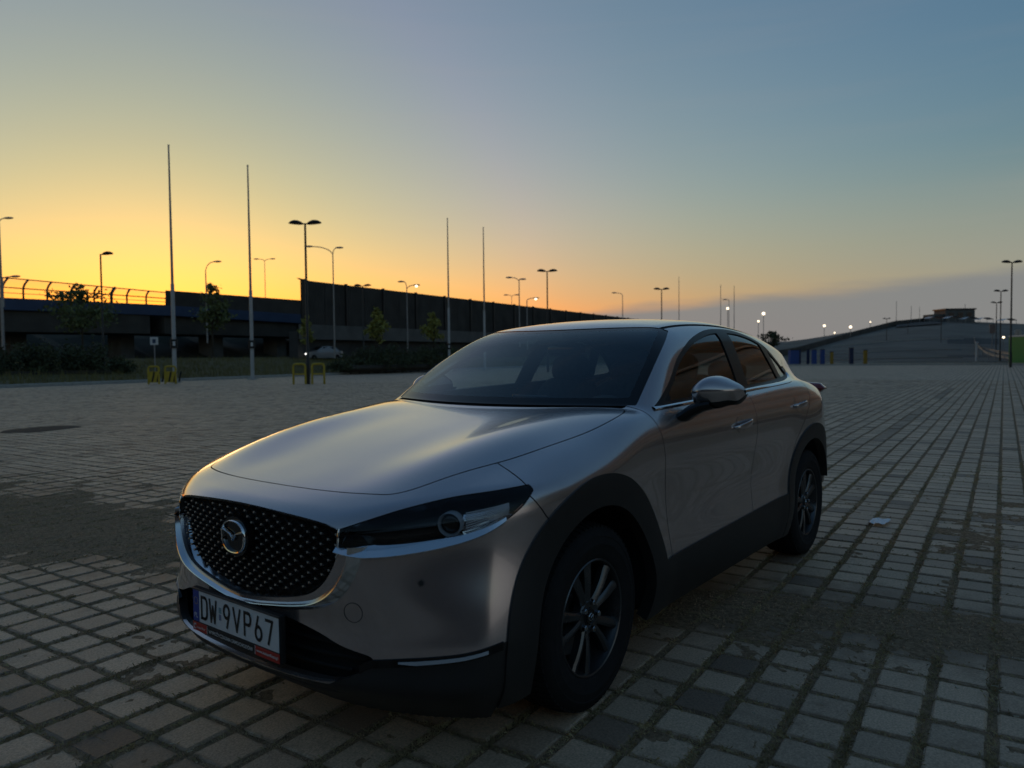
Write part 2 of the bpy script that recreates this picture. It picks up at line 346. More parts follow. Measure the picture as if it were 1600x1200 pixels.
    eu = mt('ABSOLUTE', mt('SUBTRACT', mt('FRACT', cu), .5)); ev_ = mt('ABSOLUTE', mt('SUBTRACT', mt('FRACT', cv), .5)); ed = nt.nodes.new('ShaderNodeMapRange'); ed.inputs['From Min'].default_value = .36; ed.inputs['From Max'].default_value = .47
    n4 = nt.nodes.new('ShaderNodeTexNoise'); n4.inputs['Scale'].default_value = 22; n4.inputs['Detail'].default_value = 7; L.new(geo.outputs['Position'], n4.inputs['Vector'])
    L.new(mt('ADD', mt('MAXIMUM', eu, mt('SUBTRACT', ev_, .03)), mt('MULTIPLY', mt('SUBTRACT', n4.outputs['Fac'], .5), .22)), ed.inputs['Value'])
    bandr = nt.nodes.new('ShaderNodeValToRGB'); el_ = bandr.color_ramp.elements
    for i_, (bx_, by_) in enumerate(BANDC):
        p_ = (by_ + 11) / 19.; q_ = el_[0] if i_ == 0 else (el_[-1] if i_ == len(BANDC) - 1 else el_.new(p_)); q_.position = p_; q_.color = ((bx_ + 2) / 6,) * 3 + (1,)
    L.new(mt('DIVIDE', mt('ADD', sp.outputs[1], 11.), 19.), bandr.inputs[0]); dxb = mt('ABSOLUTE', mt('SUBTRACT', sp.outputs[0], mt('MULTIPLY_ADD', bandr.outputs[0], 6., -2.)))
    wdt_ = mt('MULTIPLY_ADD', mt('MAXIMUM', mt('MULTIPLY_ADD', sp.outputs[1], -1., -.8), 0.), .17, .42); dust = nt.nodes.new('ShaderNodeMapRange'); dust.interpolation_type = 'SMOOTHSTEP'; dust.inputs['From Min'].default_value = 1.7; dust.inputs['From Max'].default_value = .55
    L.new(mt('ADD', mt('DIVIDE', dxb, wdt_), mt('MULTIPLY', mt('SUBTRACT', n3.outputs['Fac'], .5), 3.0)), dust.inputs['Value'])
    L.new(mt('MAXIMUM', mt('MAXIMUM', mr_.outputs[0], mt('MULTIPLY', ed.outputs[0], .8)), mt('MULTIPLY', dust.outputs[0], .85)), mx.inputs['Factor']); L.new(sc.outputs[0], mx.inputs['A']); mx.inputs['B'].default_value = (.20, .13, .08, 1)
    out = mx.outputs['Result']
    if far:
        fu = mt('FRACT', cu); fv = mt('FRACT', cv)
        ju = mt('MAXIMUM', mt('LESS_THAN', fu, .06), mt('GREATER_THAN', fu, .97)); jv = mt('MAXIMUM', mt('LESS_THAN', fv, .085), mt('GREATER_THAN', fv, .915))
        mx2 = nt.nodes.new('ShaderNodeMix'); mx2.data_type = 'RGBA'; L.new(mt('MAXIMUM', mt('MULTIPLY', ju, .7), jv), mx2.inputs['Factor']); L.new(out, mx2.inputs['A']); mx2.inputs['B'].default_value = (.08, .07, .054, 1); out = mx2.outputs['Result']
    L.new(out, b.inputs['Base Color']); b.inputs['Roughness'].default_value = .58; b.inputs['Specular IOR Level'].default_value = .45
    bp_ = nt.nodes.new('ShaderNodeBump'); bp_.inputs['Strength'].default_value = .5; bp_.inputs['Distance'].default_value = .006; L.new(n1.outputs['Fac'], bp_.inputs['Height']); L.new(bp_.outputs['Normal'], b.inputs['Normal'])
    return m
M_PAVE = pave_nodes('grey_concrete_paver'); M_PAVEF = pave_nodes('far_paving', True)
def soil_mat():
    m, nt, b = nodes('joint_soil'); L = nt.links
    geo = nt.nodes.new('ShaderNodeNewGeometry')
    n = nt.nodes.new('ShaderNodeTexNoise'); n.inputs['Scale'].default_value = 38; n.inputs['Detail'].default_value = 9; n.inputs['Roughness'].default_value = .75; L.new(geo.outputs['Position'], n.inputs['Vector'])
    r = nt.nodes.new('ShaderNodeValToRGB'); e = r.color_ramp.elements; e[0].position = .3; e[0].color = (.13, .087, .053, 1); e[1].position = .72; e[1].color = (.53, .37, .23, 1); q = e.new(.5); q.color = (.29, .20, .125, 1)
    L.new(n.outputs['Fac'], r.inputs[0]); L.new(r.outputs[0], b.inputs['Base Color']); b.inputs['Roughness'].default_value = .95; b.inputs['Specular IOR Level'].default_value = .15
    n2 = nt.nodes.new('ShaderNodeTexNoise'); n2.inputs['Scale'].default_value = 160; n2.inputs['Detail'].default_value = 6; L.new(geo.outputs['Position'], n2.inputs['Vector'])
    bp_ = nt.nodes.new('ShaderNodeBump'); bp_.inputs['Strength'].default_value = .8; bp_.inputs['Distance'].default_value = .012; L.new(n2.outputs['Fac'], bp_.inputs['Height']); L.new(bp_.outputs['Normal'], b.inputs['Normal'])
    return m
M_SOIL = soil_mat()
lot = empty('paved_lot', (0, 0, 0)); lot['kind'] = 'structure'
# soil bed: fine near the camera, coarse far out
def sheet(name, us, vs, zf, m_, parent, hole=None):
    U, V = np.meshgrid(us, vs, indexing='ij'); x, y = from_grid(U, V); z = zf(x, y); n, k = U.shape
    P = np.stack([x.ravel(), y.ravel(), z.ravel()], 1); i, j = np.meshgrid(np.arange(n - 1), np.arange(k - 1), indexing='ij'); a = (i * k + j).ravel(); Q = np.stack([a, a + k, a + k + 1, a + 1], 1)
    if hole is not None:
        c = P[Q].mean(1); cu, cv = to_grid(c[:, 0], c[:, 1]); Q = Q[~((cu > hole[0]) & (cu < hole[1]) & (cv > hole[2]) & (cv < hole[3]))]
    return mesh_np(name, P, Q, m_, parent)
NEAR = (-4.2, 4.6, -6.4, 4.4)
sheet('soil_bed', np.arange(NEAR[0], NEAR[1] + .001, .02), np.arange(NEAR[2], NEAR[3] + .001, .02), soil_z, M_SOIL, lot)
sheet('outer_soil', np.concatenate([np.linspace(-46, NEAR[0], 84)[:-1], np.linspace(NEAR[0], NEAR[1], 22), np.linspace(NEAR[1], 12, 16)[1:]]), np.concatenate([np.linspace(-46, NEAR[2], 80)[:-1], np.linspace(NEAR[2], NEAR[3], 28), np.linspace(NEAR[3], 12, 16)[1:]]), lambda x, y: soil_z(x, y) - .004, M_SOIL, lot, NEAR)
# pavers
ui = np.arange(int(-44 / PX), int(9 / PX)); vi = np.arange(int(-44 / PY), int(9 / PY)); UI, VI = np.meshgrid(ui, vi, indexing='ij'); UI, VI = UI.ravel(), VI.ravel()
pu, pv = GX0 + (UI + .5) * PX, GY0 + (VI + .5) * PY; wx, wy = from_grid(pu, pv)
ca, sa = fh.x, fh.y; dx, dy = wx - CAM.x, wy - CAM.y; dep = dx * fh.x + dy * fh.y; lat = dx * rh.x + dy * rh.y; dist = np.hypot(dx, dy)
keep = ((dep > -.5) & (np.abs(lat) < dep * .80 + 1.6) & (dist < 40)) | (dist < 7.5)
UI, VI, pu, pv, wx, wy, dep, lat, dist = (q[keep] for q in (UI, VI, pu, pv, wx, wy, dep, lat, dist))
npv = len(wx); jit = RNG.random((npv, 8)); dk_ = dirt(wx, wy)
hz = (jit[:, 0] - .5) * .007 - .008 * dk_ - .004 * (fbm(wx, wy, .9) > .62); tx = (jit[:, 1] - .5) * .014; ty = (jit[:, 2] - .5) * .014; ro = (jit[:, 3] - .5) * .03
ju_, jv_ = (jit[:, 4] - .5) * .006, (jit[:, 5] - .5) * .006
LX, LY = PX - .018, PY - .032
DETAIL = {}
def paver_shape(k, detail):
    rr = np.random.default_rng(100 + k); x, y = LX / 2, LY / 2; b_ = .0075
    if detail:
        ring = []
        for (ax, ay) in ((-1, -1), (1, -1), (1, 1), (-1, 1)):
            for t in (0, 1): ring.append((ax, ay, t))
        pts = []
        for (ex, z) in ((0.0, -.06), (0.0, -b_), (b_ * .45, -b_ * .28), (b_ * 1.25, 0.0)):
            r_ = .011; 
            for (ax, ay) in ((-1, -1), (1, -1), (1, 1), (-1, 1)):
                c = (ax * (x - r_), ay * (y - r_)); a0 = {(-1, -1): math.pi, (1, -1): -math.pi / 2, (1, 1): 0, (-1, 1): math.pi / 2}[(ax, ay)]
                for t in (0, .5, 1): a = a0 + t * math.pi / 2; q = max(r_ - ex, .002); pts.append((c[0] + q * math.cos(a), c[1] + q * math.sin(a), z))
        # small chips along the edge
        P = np.array(pts); P[12:, :2] += rr.normal(0, .0012, (36, 2)); P[24:36, 2] -= np.abs(rr.normal(0, .0016, 12)); chip = rr.integers(24, 36, 2); P[chip, 2] -= .004; P[chip, :2] *= .975
        F = [tuple(range(36, 48))]
        for l in range(3):
            for j in range(12): F.append((l * 12 + j, l * 12 + (j + 1) % 12, (l + 1) * 12 + (j + 1) % 12, (l + 1) * 12 + j))
        return P, F
    P = np.array([(-x, -y, -.05), (x, -y, -.05), (x, y, -.05), (-x, y, -.05), (-x, -y, -.004), (x, -y, -.004), (x, y, -.004), (-x, y, -.004), (-x + b_, -y + b_, 0), (x - b_, -y + b_, 0), (x - b_, y - b_, 0), (-x + b_, y - b_, 0)])
    F = [(8, 9, 10, 11)] + [(l * 4 + j, l * 4 + (j + 1) % 4, l * 4 + 4 + (j + 1) % 4, l * 4 + 4 + j) for l in (0, 1) for j in range(4)]
    return P, F
protos = []
for k in range(8):
    P, F = paver_shape(k, True); me = bpy.data.meshes.new('paver'); me.from_pydata(P.tolist(), [], F); me.materials.append(M_PAVE)
    protos.append(me)
# the 300 that show largest
pyv = 600 + F_PX * ((1.316 * math.cos(-.0379) + dep * math.sin(-.0379)) / np.maximum(dep, .1)); vis = (dep > .9) & (np.abs(lat) < dep * .70 + .1) & (dep * .53 > 1.02) & ~((np.abs(wx) < 2.1) & (np.abs(wy) < .8))
order = np.argsort(np.where(vis, dist, 1e6))[:300]; isobj = np.zeros(npv, bool); isobj[order] = True
for i in order:
    o = bpy.data.objects.new('paver', protos[int(jit[i, 6] * 8)]); o.location = (wx[i] + ju_[i], wy[i] + jv_[i], hz[i]); o.rotation_euler = (tx[i], ty[i], GA + ro[i] + (math.pi if jit[i, 7] > .5 else 0)); link(o, lot)
def paver_mesh(name, idx, detail):
    Ps = [paver_shape(k, detail) for k in range(8 if detail else 1)]; V = []; Qs = []; off = 0
    for k, (P, F) in enumerate(Ps):
        ii = idx[(jit[idx, 6] * len(Ps)).astype(int) == k]
        if not len(ii): continue
        a = GA + ro[ii]; c, s_ = np.cos(a)[:, None], np.sin(a)[:, None]; x0, y0, z0 = P[None, :, 0], P[None, :, 1], P[None, :, 2]
        zz = z0 + y0 * tx[ii][:, None] - x0 * ty[ii][:, None] + hz[ii][:, None]; xx = x0 * c - y0 * s_ + (wx[ii] + ju_[ii])[:, None]; yy_ = x0 * s_ + y0 * c + (wy[ii] + jv_[ii])[:, None]
        V.append(np.stack([xx, yy_, zz], 2).reshape(-1, 3)); m_ = len(P); F4 = []
        for f in F:
            if len(f) == 4: F4.append(f)
            else: F4 += [(f[0], f[j], f[j + 1], f[j + 2]) for j in range(1, len(f) - 2, 2)]
        Q = np.array(F4)[None] + (off + np.arange(len(ii)) * m_)[:, None, None]; Qs.append(Q.reshape(-1, 4)); off += len(ii) * m_
    o = mesh_np(name, np.vstack(V), np.vstack(Qs), M_PAVE, lot, smooth=False); o['kind'] = 'stuff'; return o
rest = np.where(~isobj)[0]
paver_mesh('pavers', rest, False)
# beyond the built pavers the lot goes on as one flat sheet
mb = MB(); q = [from_grid(a, b) for a, b in ((-92, -60), (14, -60), (14, 30), (-92, 30))]; rows = []
for rr_ in (39.2, 44, 50, 58, 68, 80, 96): rows.append([(CAM.x + rr_ * (fh.x * math.cos(t) + rh.x * math.sin(t)), CAM.y + rr_ * (fh.y * math.cos(t) + rh.y * math.sin(t)), -.003) for t in np.linspace(R_(-46), R_(50), 25)])
mb = MB(); mb.grid(rows); mb.build('far_paving', M_PAVEF, lot)
mb = MB(); mb.add([(a, b, -.09) for a, b in q], [(0, 1, 2, 3)]); mb.build('lot_bed', M_PAVEF, lot)
M_EARTH = mat('dry_earth', (.05, .047, .035), .95, noise=.5, nscale=.4)
mb = MB(); mb.add([(-3000, -3000, -.25), (3000, -3000, -.25), (3000, 3000, -.25), (-3000, 3000, -.25)], [(0, 1, 2, 3)]); tag(mb.build('ground', M_EARTH), kind='structure')
# ------------------------------------------------------------------ dry grass in the joints, chips of straw and litter
M_DRY = mat('dry_grass', (.40, .32, .17), .8, noise=.55, nscale=7)
gr = np.random.default_rng(3); n = 60000
d = 1.2 + 7.5 * gr.random(n) ** 1.5; l = (gr.random(n) - .5) * 1.5 * d; x, y = CAM.x + fh.x * d + rh.x * l, CAM.y + fh.y * d + rh.y * l; u, v = to_grid(x, y); pick = gr.random(n) < .74
v = np.where(pick, GY0 + np.round((v - GY0) / PY) * PY + gr.normal(0, .011, n), v); u = np.where(pick, u, GX0 + np.round((u - GX0) / PX) * PX + gr.normal(0, .006, n)); x, y = from_grid(u, v)
ok = (fbm(x, y, 1.7) > .42) | (gr.random(n) < .35); x, y = x[ok], y[ok]; n = len(x) * 3; x, y = np.repeat(x, 3), np.repeat(y, 3); x = x + gr.normal(0, .004, n); y = y + gr.normal(0, .004, n); z = soil_z(x, y) - .002
a = gr.random(n) * 6.28; h = .004 + .016 * gr.random(n) ** 2.2; le = .006 + .020 * gr.random(n) ** 1.5; wv = .0006 + .0008 * gr.random(n); cx, cy = np.cos(a), np.sin(a)
V = np.stack([np.stack([x - cy * wv, y + cx * wv, z], 1), np.stack([x + cy * wv, y - cx * wv, z], 1), np.stack([x + cx * le * .5 + cy * wv * .7, y + cy * le * .5 - cx * wv * .7, z + h * .8], 1), np.stack([x + cx * le, y + cy * le, z + h * .9], 1)], 1).reshape(-1, 3)
q = np.arange(n)[:, None] * 4; T = np.vstack([q + [0, 1, 2], q + [0, 2, 3]])
tag(mesh_np('joint_grass', V, T, M_DRY, None, smooth=False), 'dry grass and moss growing in the joints between the pavers', 'grass', kind='stuff')
gq = np.random.default_rng(9); n = 42000; y = gq.uniform(-8.5, 3.6, n); x = np.interp(y, BANDC[:, 1], BANDC[:, 0]) + gq.normal(0, 1, n) * (.30 + .13 * np.clip(-y - 1, 0, 6)); r = .0015 + .0065 * gq.random(n) ** 3
ok = (dirt(x, y) > .12) | (gq.random(n) < .25); x, y, r = x[ok], y[ok], r[ok]; n = len(x); z = np.maximum(soil_z(x, y), -.004) + r * .3; a = gq.random(n) * 6.28
V = np.stack([np.stack([x + np.cos(a + t) * r, y + np.sin(a + t) * r, z - r * .4], 1) for t in (0, 2.1, 4.2)] + [np.stack([x, y, z + r * .8], 1)], 1).reshape(-1, 3); q = np.arange(n)[:, None] * 4; T = np.vstack([q + [0, 1, 3], q + [1, 2, 3], q + [2, 0, 3]])
n2 = 60000; d = 1.2 + 6.5 * gq.random(n2) ** 1.5; l = (gq.random(n2) - .5) * 1.5 * d; x, y = CAM.x + fh.x * d + rh.x * l, CAM.y + fh.y * d + rh.y * l; u, v = to_grid(x, y); pick = gq.random(n2) < .66
v = np.where(pick, GY0 + np.round((v - GY0) / PY) * PY + gq.normal(0, .012, n2), v); u = np.where(pick, u, GX0 + np.round((u - GX0) / PX) * PX + gq.normal(0, .008, n2)); x, y = from_grid(u, v); r = .001 + .0035 * gq.random(n2) ** 2.5; z = np.maximum(soil_z(x, y), -.012) + r * .3; a = gq.random(n2) * 6.28
V2 = np.stack([np.stack([x + np.cos(a + t) * r, y + np.sin(a + t) * r, z - r * .4], 1) for t in (0, 2.1, 4.2)] + [np.stack([x, y, z + r * .8], 1)], 1).reshape(-1, 3); q = n * 4 + np.arange(n2)[:, None] * 4; T = np.vstack([T, q + [0, 1, 3], q + [1, 2, 3], q + [2, 0, 3]]); V = np.vstack([V, V2])
tag(mesh_np('grit', V, T, mat('brown_grit', (.47, .32, .20), .9, noise=.6, nscale=60), None, smooth=False), 'brown grit and crumbs of soil in the joints and drifted in a band under the car', 'gravel', kind='stuff')
M_STRAW = mat('pale_straw', (.42, .38, .28), .7)
mb = MB()
for k in range(70):
    px, py = (gr.normal(1330, 110), gr.normal(965, 34)) if k < 48 else ((gr.uniform(1150, 1590), gr.uniform(900, 1180)) if k < 62 else (gr.uniform(20, 400), gr.uniform(940, 1190)))
    dr = _f + _r2 * ((px - 800) / F_PX) - _u2 * ((py - 600) / F_PX)
    if dr.z > -.02: continue
    p = CAM + dr * (-(CAM.z - .012) / dr.z); ln = .006 + .022 * gr.random() ** 2; mb.box((p.x, p.y, .008 + .004 * gr.random()), (ln, .0035, .002), rz=gr.random() * 3.14)
tag(mb.build('straw_chips', M_STRAW), 'pale chips of straw and leaf scattered over the pavers beside the car', 'debris', kind='stuff')
dr = _f + _r2 * ((1374 - 800) / F_PX) - _u2 * ((816 - 600) / F_PX); p = CAM + dr * (-(CAM.z - .01) / dr.z)
rows = []; g2 = np.random.default_rng(5)
for i in range(7): rows.append([(p.x + (i - 3) * .034 + g2.normal(0, .004), p.y + (j - 3) * .020 + g2.normal(0, .003), .012 + .012 * abs(math.sin(i * 1.3 + j * .9)) + g2.random() * .004) for j in range(7)])
mb = MB(); mb.grid(rows); tag(mb.build('paper_scrap', mat('white_paper', (.8, .82, .84), .7)), 'crumpled white scrap of paper on the pavers behind the car', 'paper')

rows = []; g2 = np.random.default_rng(8)
for r_, z_ in ((0.02, .006), (.35, .008), (.62, .010), (.72, .001)): rows.append([(-2.0 + (r_ * (1 + .25 * math.sin(a * 2 + 1) + .08 * math.sin(a * 7))) * math.cos(a) * .8, -13.6 + r_ * (1 + .25 * math.sin(a * 2 + 1)) * math.sin(a) * .95, z_) for a in np.linspace(0, 2 * math.pi, 33)])
mb = MB(); mb.grid(rows); mb.build('bare_patch', mat('damp_soil', (.03, .026, .02), .9, noise=.4, nscale=9), lot, smooth=60)
# ------------------------------------------------------------------ background materials
M_GALV = mat('galvanised_steel', (.30, .30, .31), .5, metal=.5, noise=.15, nscale=3)
M_DPOLE = mat('dark_painted_steel', (.018, .019, .021), .5)
M_WPOLE = mat('pale_flagpole', (.40, .41, .43), .45, noise=.1, nscale=2)
M_KERB = mat('kerb_concrete', (.36, .36, .345), .85, noise=.2, nscale=5)
M_WALLD = mat('dark_noise_wall', (.050, .047, .044), .85, noise=.35, nscale=.6)
M_CONC = mat('grey_concrete', (.11, .11, .108), .85, noise=.25, nscale=.7)
M_BLUEB = mat('blue_steel_band', (.025, .05, .115), .6, noise=.2, nscale=1)
M_YEL = mat('yellow_paint', (.42, .30, .025), .55, noise=.2, nscale=6)
M_BLK = mat('black_paint', (.012, .012, .012), .6)
M_SIGN = mat('white_sign', (.55, .56, .58), .5)
M_ASPH = mat('asphalt', (.045, .045, .047), .9, noise=.3, nscale=.8)
M_LEAFD = mat('dark_leaves', (.055, .068, .032), .75, noise=.5, nscale=.9)
M_LEAFM = mat('mid_green_leaves', (.12, .145, .055), .75, noise=.5, nscale=.9)
M_LEAFY = mat('yellow_green_leaves', (.24, .24, .06), .75, noise=.45, nscale=1.2)
M_BARK = mat('bark', (.045, .036, .027), .9, noise=.3, nscale=8)
M_GRASS = mat('rough_grass', (.09, .08, .03), .9, noise=.5, nscale=.7)
M_ACRYL = glass_mat('clear_acrylic', (.93, .88, .80))
M_BULB = mat('lit_lamp', (.9, .8, .6), .5, emit=(1.0, .80, .55), estr=.8)
M_LED = mat('lit_headlamp', (.9, .9, .9), .4, emit=(1, .95, .85), estr=1.0)
def hz_y(px): return 556.14 - .0104 * (px - 800)          # the horizon in the photograph
# ------------------------------------------------------------------ raised verge and road behind the lot, left
K0, K1, K2 = on_ground(-420, 30), on_ground(140, 40), on_ground(700, 70)
kv = (K2 - K1).normalized(); kn = Vector((-kv.y, kv.x, 0))
if kn.dot(Vector((fh.x, fh.y, 0))) < 0: kn = -kn
def kpt(s, t, z): return K1 + kv * s + kn * t + Vector((0, 0, z))
mb = MB(); 
for k in range(-34, 80):
    a = kpt(k * 1.0 + .006, 0, 0); b = kpt(k * 1.0 + .994, 0, 0); mb.cur = 0
    mb.add([tuple(a + Vector((0, 0, -.1))), tuple(b + Vector((0, 0, -.1))), tuple(b + kn * .18 + Vector((0, 0, -.1))), tuple(a + kn * .18 + Vector((0, 0, -.1))), tuple(a + Vector((0, 0, .15))), tuple(b + Vector((0, 0, .15))), tuple(b + kn * .18 + Vector((0, 0, .165))), tuple(a + kn * .18 + Vector((0, 0, .165)))], [(0, 1, 5, 4), (4, 5, 6, 7), (3, 7, 6, 2), (0, 4, 7, 3), (1, 2, 6, 5)])
kerb = mb.build('kerb', M_KERB); tag(kerb, kind='structure')
prof = [(.18, .14), (3, .25), (7, .5), (12, .95), (17, 1.3), (20, 1.42), (60, 1.5), (160, 1.5)]
def verge_z(t): return float(np.interp(t, [p[0] for p in prof], [p[1] for p in prof]))
rows = []
for s in np.linspace(-70, 330, 60): rows.append([tuple(kpt(s, t, z + (.10 * (vnoise(s, t, .35) - .5) if .5 < t < 20 else 0))) for t, z in [(t, verge_z(t)) for t in (.18, 1.5, 3, 5, 7, 9, 12, 15, 17, 20, 30, 60, 160)]])
mb = MB(); mb.grid(rows); tag(mb.build('grass_verge', M_GRASS), kind='structure')
rows = [[tuple(kpt(s, t, 1.47 + .004)) for t in (20.5, 24, 28)] for s in np.linspace(-70, 330, 12)]
mb = MB(); mb.grid(rows); tag(mb.build('road', M_ASPH), kind='structure')
# rough grass on the verge
gr = np.random.default_rng(11); n = 26000; s_ = gr.uniform(-6, 60, n); t_ = .4 + 17 * gr.random(n) ** 1.1; bx = K1.x + kv.x * s_ + kn.x * t_; by = K1.y + kv.y * s_ + kn.y * t_; bz = np.interp(t_, [p[0] for p in prof], [p[1] for p in prof]) - .03
h = .12 + .40 * gr.random(n) ** 2; a = gr.random(n) * 6.28; lean = h * .5 * (gr.random(n) - .2); wv = .012 + .02 * gr.random(n)
V = np.stack([np.stack([bx - np.sin(a) * wv, by + np.cos(a) * wv, bz], 1), np.stack([bx + np.sin(a) * wv, by - np.cos(a) * wv, bz], 1), np.stack([bx + np.cos(a) * lean, by + np.sin(a) * lean, bz + h], 1)], 1).reshape(-1, 3)
tag(mesh_np('verge_grass', V, np.arange(3 * n).reshape(-1, 3), mat('dry_verge_grass', (.16, .14, .05), .85, noise=.4, nscale=.8), None, smooth=False), 'rough dry grass on the verge behind the kerb', 'grass', kind='stuff')
# ------------------------------------------------------------------ poles and lamps
def flagpole(px, d, label, H=13.2):
    b = on_ground(px, d); t = empty('flagpole', b); tag(t, label, 'flagpole', 'flagpoles along the lot')
    mb = MB(); mb.tube([(0, 0, -.2), (0, 0, H * .42)], [.115, .10], 12); mb.build('lower_mast', M_WPOLE, t, smooth=40)
    mb = MB(); mb.tube([(0, 0, H * .42), (0, 0, H)], [.078, .042], 10); mb.build('upper_mast', M_GALV, t, smooth=40)
    mb = MB(); mb.tube([(0, 0, H), (0, 0, H + .06)], [.06, .05], 10); mb.build('mast_cap', M_GALV, t)
    mb = MB(); mb.tube([(0, 0, 1.95), (0, 0, 2.45)], [.19, .19], 12); mb.build('notice_band', M_BLK, t, smooth=40)
    mb = MB(); v = (CAM - b); v.z = 0; v.normalize(); c = v * .195; mb.box((c.x, c.y, 2.2), (.012, .13, .24), rz=math.atan2(v.y, v.x)); mb.build('notice', M_SIGN, t)
    mb = MB(); mb.box((0, 0, .02), (.5, .5, .1), bev=.02); mb.build('base_plate', M_KERB, t)
flagpole(272.5, 41.7, 'tall pale flagpole nearest the left edge, beside the striped yellow barrier')
flagpole(394, 46.2, 'second tall pale flagpole from the left, over the grass verge')
flagpole(702, 64.4, 'third flagpole from the left, taller of the two rising behind the bonnet')
flagpole(757.5, 69.1, 'fourth flagpole from the left, just left of the windscreen top')
def lot_lamp(px, d, label, heads=2, H=8.06, turn=0.0, z0=0.0, yaw=None):
    b = on_ground(px, d, z0); t = empty('lot_lamp', b); tag(t, label, 'street lamp', 'dark lamps of the parking lot')
    mb = MB(); mb.tube([(0, 0, -.2), (0, 0, 1.2), (0, 0, 1.25), (0, 0, H)], [.10, .10, .07, .05], 10); mb.build('post', M_DPOLE, t, smooth=40)
    for s_ in ((-1, 1) if heads == 2 else (1,)):
        c, sn = rh.x * math.cos(turn) + fh.x * math.sin(turn), rh.y * math.cos(turn) + fh.y * math.sin(turn); rows = []
        for u in np.linspace(0, 1, 11):
            r = .21 * math.sin(math.pi * min(u * .93 + .05, 1)) ** .6; x = .10 + .72 * u; zz = H - .02 + .08 * math.sin(u * 2.6)
            rows.append([(s_ * (c * x) - sn * r * math.cos(a), s_ * (sn * x) + c * r * math.cos(a), zz + .115 * math.sin(a) * (r / .21)) for a in np.linspace(0, 2 * math.pi, 13)])
        mb = MB(); mb.grid(rows); mb.build('lamp_head', M_DPOLE, t, smooth=60)
        mb = MB(); mb.tube([(0, 0, H - .03), (s_ * c * .25, s_ * sn * .25, H)], .03, 6); mb.build('lamp_arm', M_DPOLE, t)
    return t
lot_lamp(481, 37.4, 'twin-headed dark lamp standing between the yellow hoop barriers')
lot_lamp(162, 47.4, 'single-headed dark lamp rising from the left hedge', 1)
lot_lamp(856, 59.5, 'twin-headed dark lamp above the noise wall, left of the car roof')
lot_lamp(568.5, 70, 'dark lamp with its head just over the noise wall edge')
lot_lamp(1034, 77, 'twin-headed dark lamp over the middle of the car roof')
lot_lamp(1579, 58.8, 'dark lamp nearest the green container at the right edge', H=8.3)
lot_lamp(1562.5, 84, 'second dark lamp from the right, behind the kerb')
lot_lamp(1556, 104, 'third and smallest dark lamp from the right')
lot_lamp(1385, 150, 'far dark lamp on the slope left of the distant building'); lot_lamp(1418, 165, 'far dark lamp nearest the distant building'); lot_lamp(1470, 140, 'far dark lamp just left of the distant grey building', H=7)
def road_lamp(px, pyt, d, pyb, label, arms, lit=False, mast=.085):
    """arms: list of (reach to the right in m, rise in m)"""
    b = at(px, pyb, d); zt = at(px, pyt, d).z; t = empty('road_lamp', b); tag(t, label, 'street lamp', 'pale lamps along the road'); H = zt - b.z
    mb = MB(); mb.tube([(0, 0, -.5), (0, 0, H * .5), (0, 0, H)], [mast, mast * .8, mast * .6], 8); mb.build('mast', M_GALV, t, smooth=40)
    for (rx, rz_) in arms:
        pts = [(rh.x * rx * (1 - math.cos(u)) , rh.y * rx * (1 - math.cos(u)), H + rz_ * math.sin(u)) for u in np.linspace(0, math.pi / 2, 8)]
        mb = MB(); mb.tube(pts, .045, 6); mb.build('arm', M_GALV, t, smooth=60)
        e = Vector(pts[-1]); sg = 1 if rx > 0 else -1; mb = MB(); M_ = Matrix.Rotation(math.atan2(rh.y, rh.x), 3, 'Z'); rows = []
        for u in np.linspace(0, 1, 7):
            r = .14 * math.sin(math.pi * (.08 + .84 * u)) ** .6; rows.append([tuple(e + M_ @ Vector((sg * (u * .75 - .05), r * math.cos(a), .10 * math.sin(a) * r / .14 + .02))) for a in np.linspace(0, 2 * math.pi, 9)])
        mb.grid(rows); mb.build('lamp_head', M_GALV, t, smooth=60)
        if lit and rx > 0:
            mb = MB(); c = e + M_ @ Vector((sg * .3, 0, -.08)); mb.lathe([(.16 * math.sin(q), .16 * math.cos(q)) for q in np.linspace(.05, math.pi - .05, 8)], 12, 'z', tuple(c)); mb.build('glowing_lamp', M_BULB, t, smooth=60)
    return t
road_lamp(523, 400, 74, 552, 'tall road lamp with two curved arms right of the twin-headed lamp', [(-2.0, .9), (.35, .75)])
road_lamp(324, 425, 72, 528, 'road lamp with one hooked arm behind the young tree on the left', [(.85, .95)])
road_lamp(416, 409, 110, 520, 'distant slim road lamp with a Y top', [(-.9, .35), (.9, .35)], mast=.07)
road_lamp(637, 453, 84, 545, 'lit road lamp over the noise wall left of the bonnet flagpoles', [(.8, .5), (-.3, .9)], True)
road_lamp(812, 441, 84, 535, 'road lamp right of the fourth flagpole', [(-.8, .5), (.1, .3)])
road_lamp(824, 470, 92, 540, 'small lit road lamp just left of the car roof', [(.8, .3)], True)
road_lamp(5, 350, 62, 538, 'tall pale lamp mast cut by the left edge', [(.5, .4)], mast=.14)
road_lamp(5, 436, 60, 470, 'short dark lamp arm on the left edge mast', [(.75, .18)])
road_lamp(973, 462, 110, 530, 'faint road lamp over the end of the noise wall', [(-.9, .4)])
road_lamp(800, 464, 120, 520, 'faint twin road lamp far behind the noise wall', [(-.6, .3), (.6, .3)], mast=.06)
road_lamp(1139, 470, 130, 540, 'slim road lamp beside the lit one over the rear of the roof', [(-.4, .2)], mast=.07)
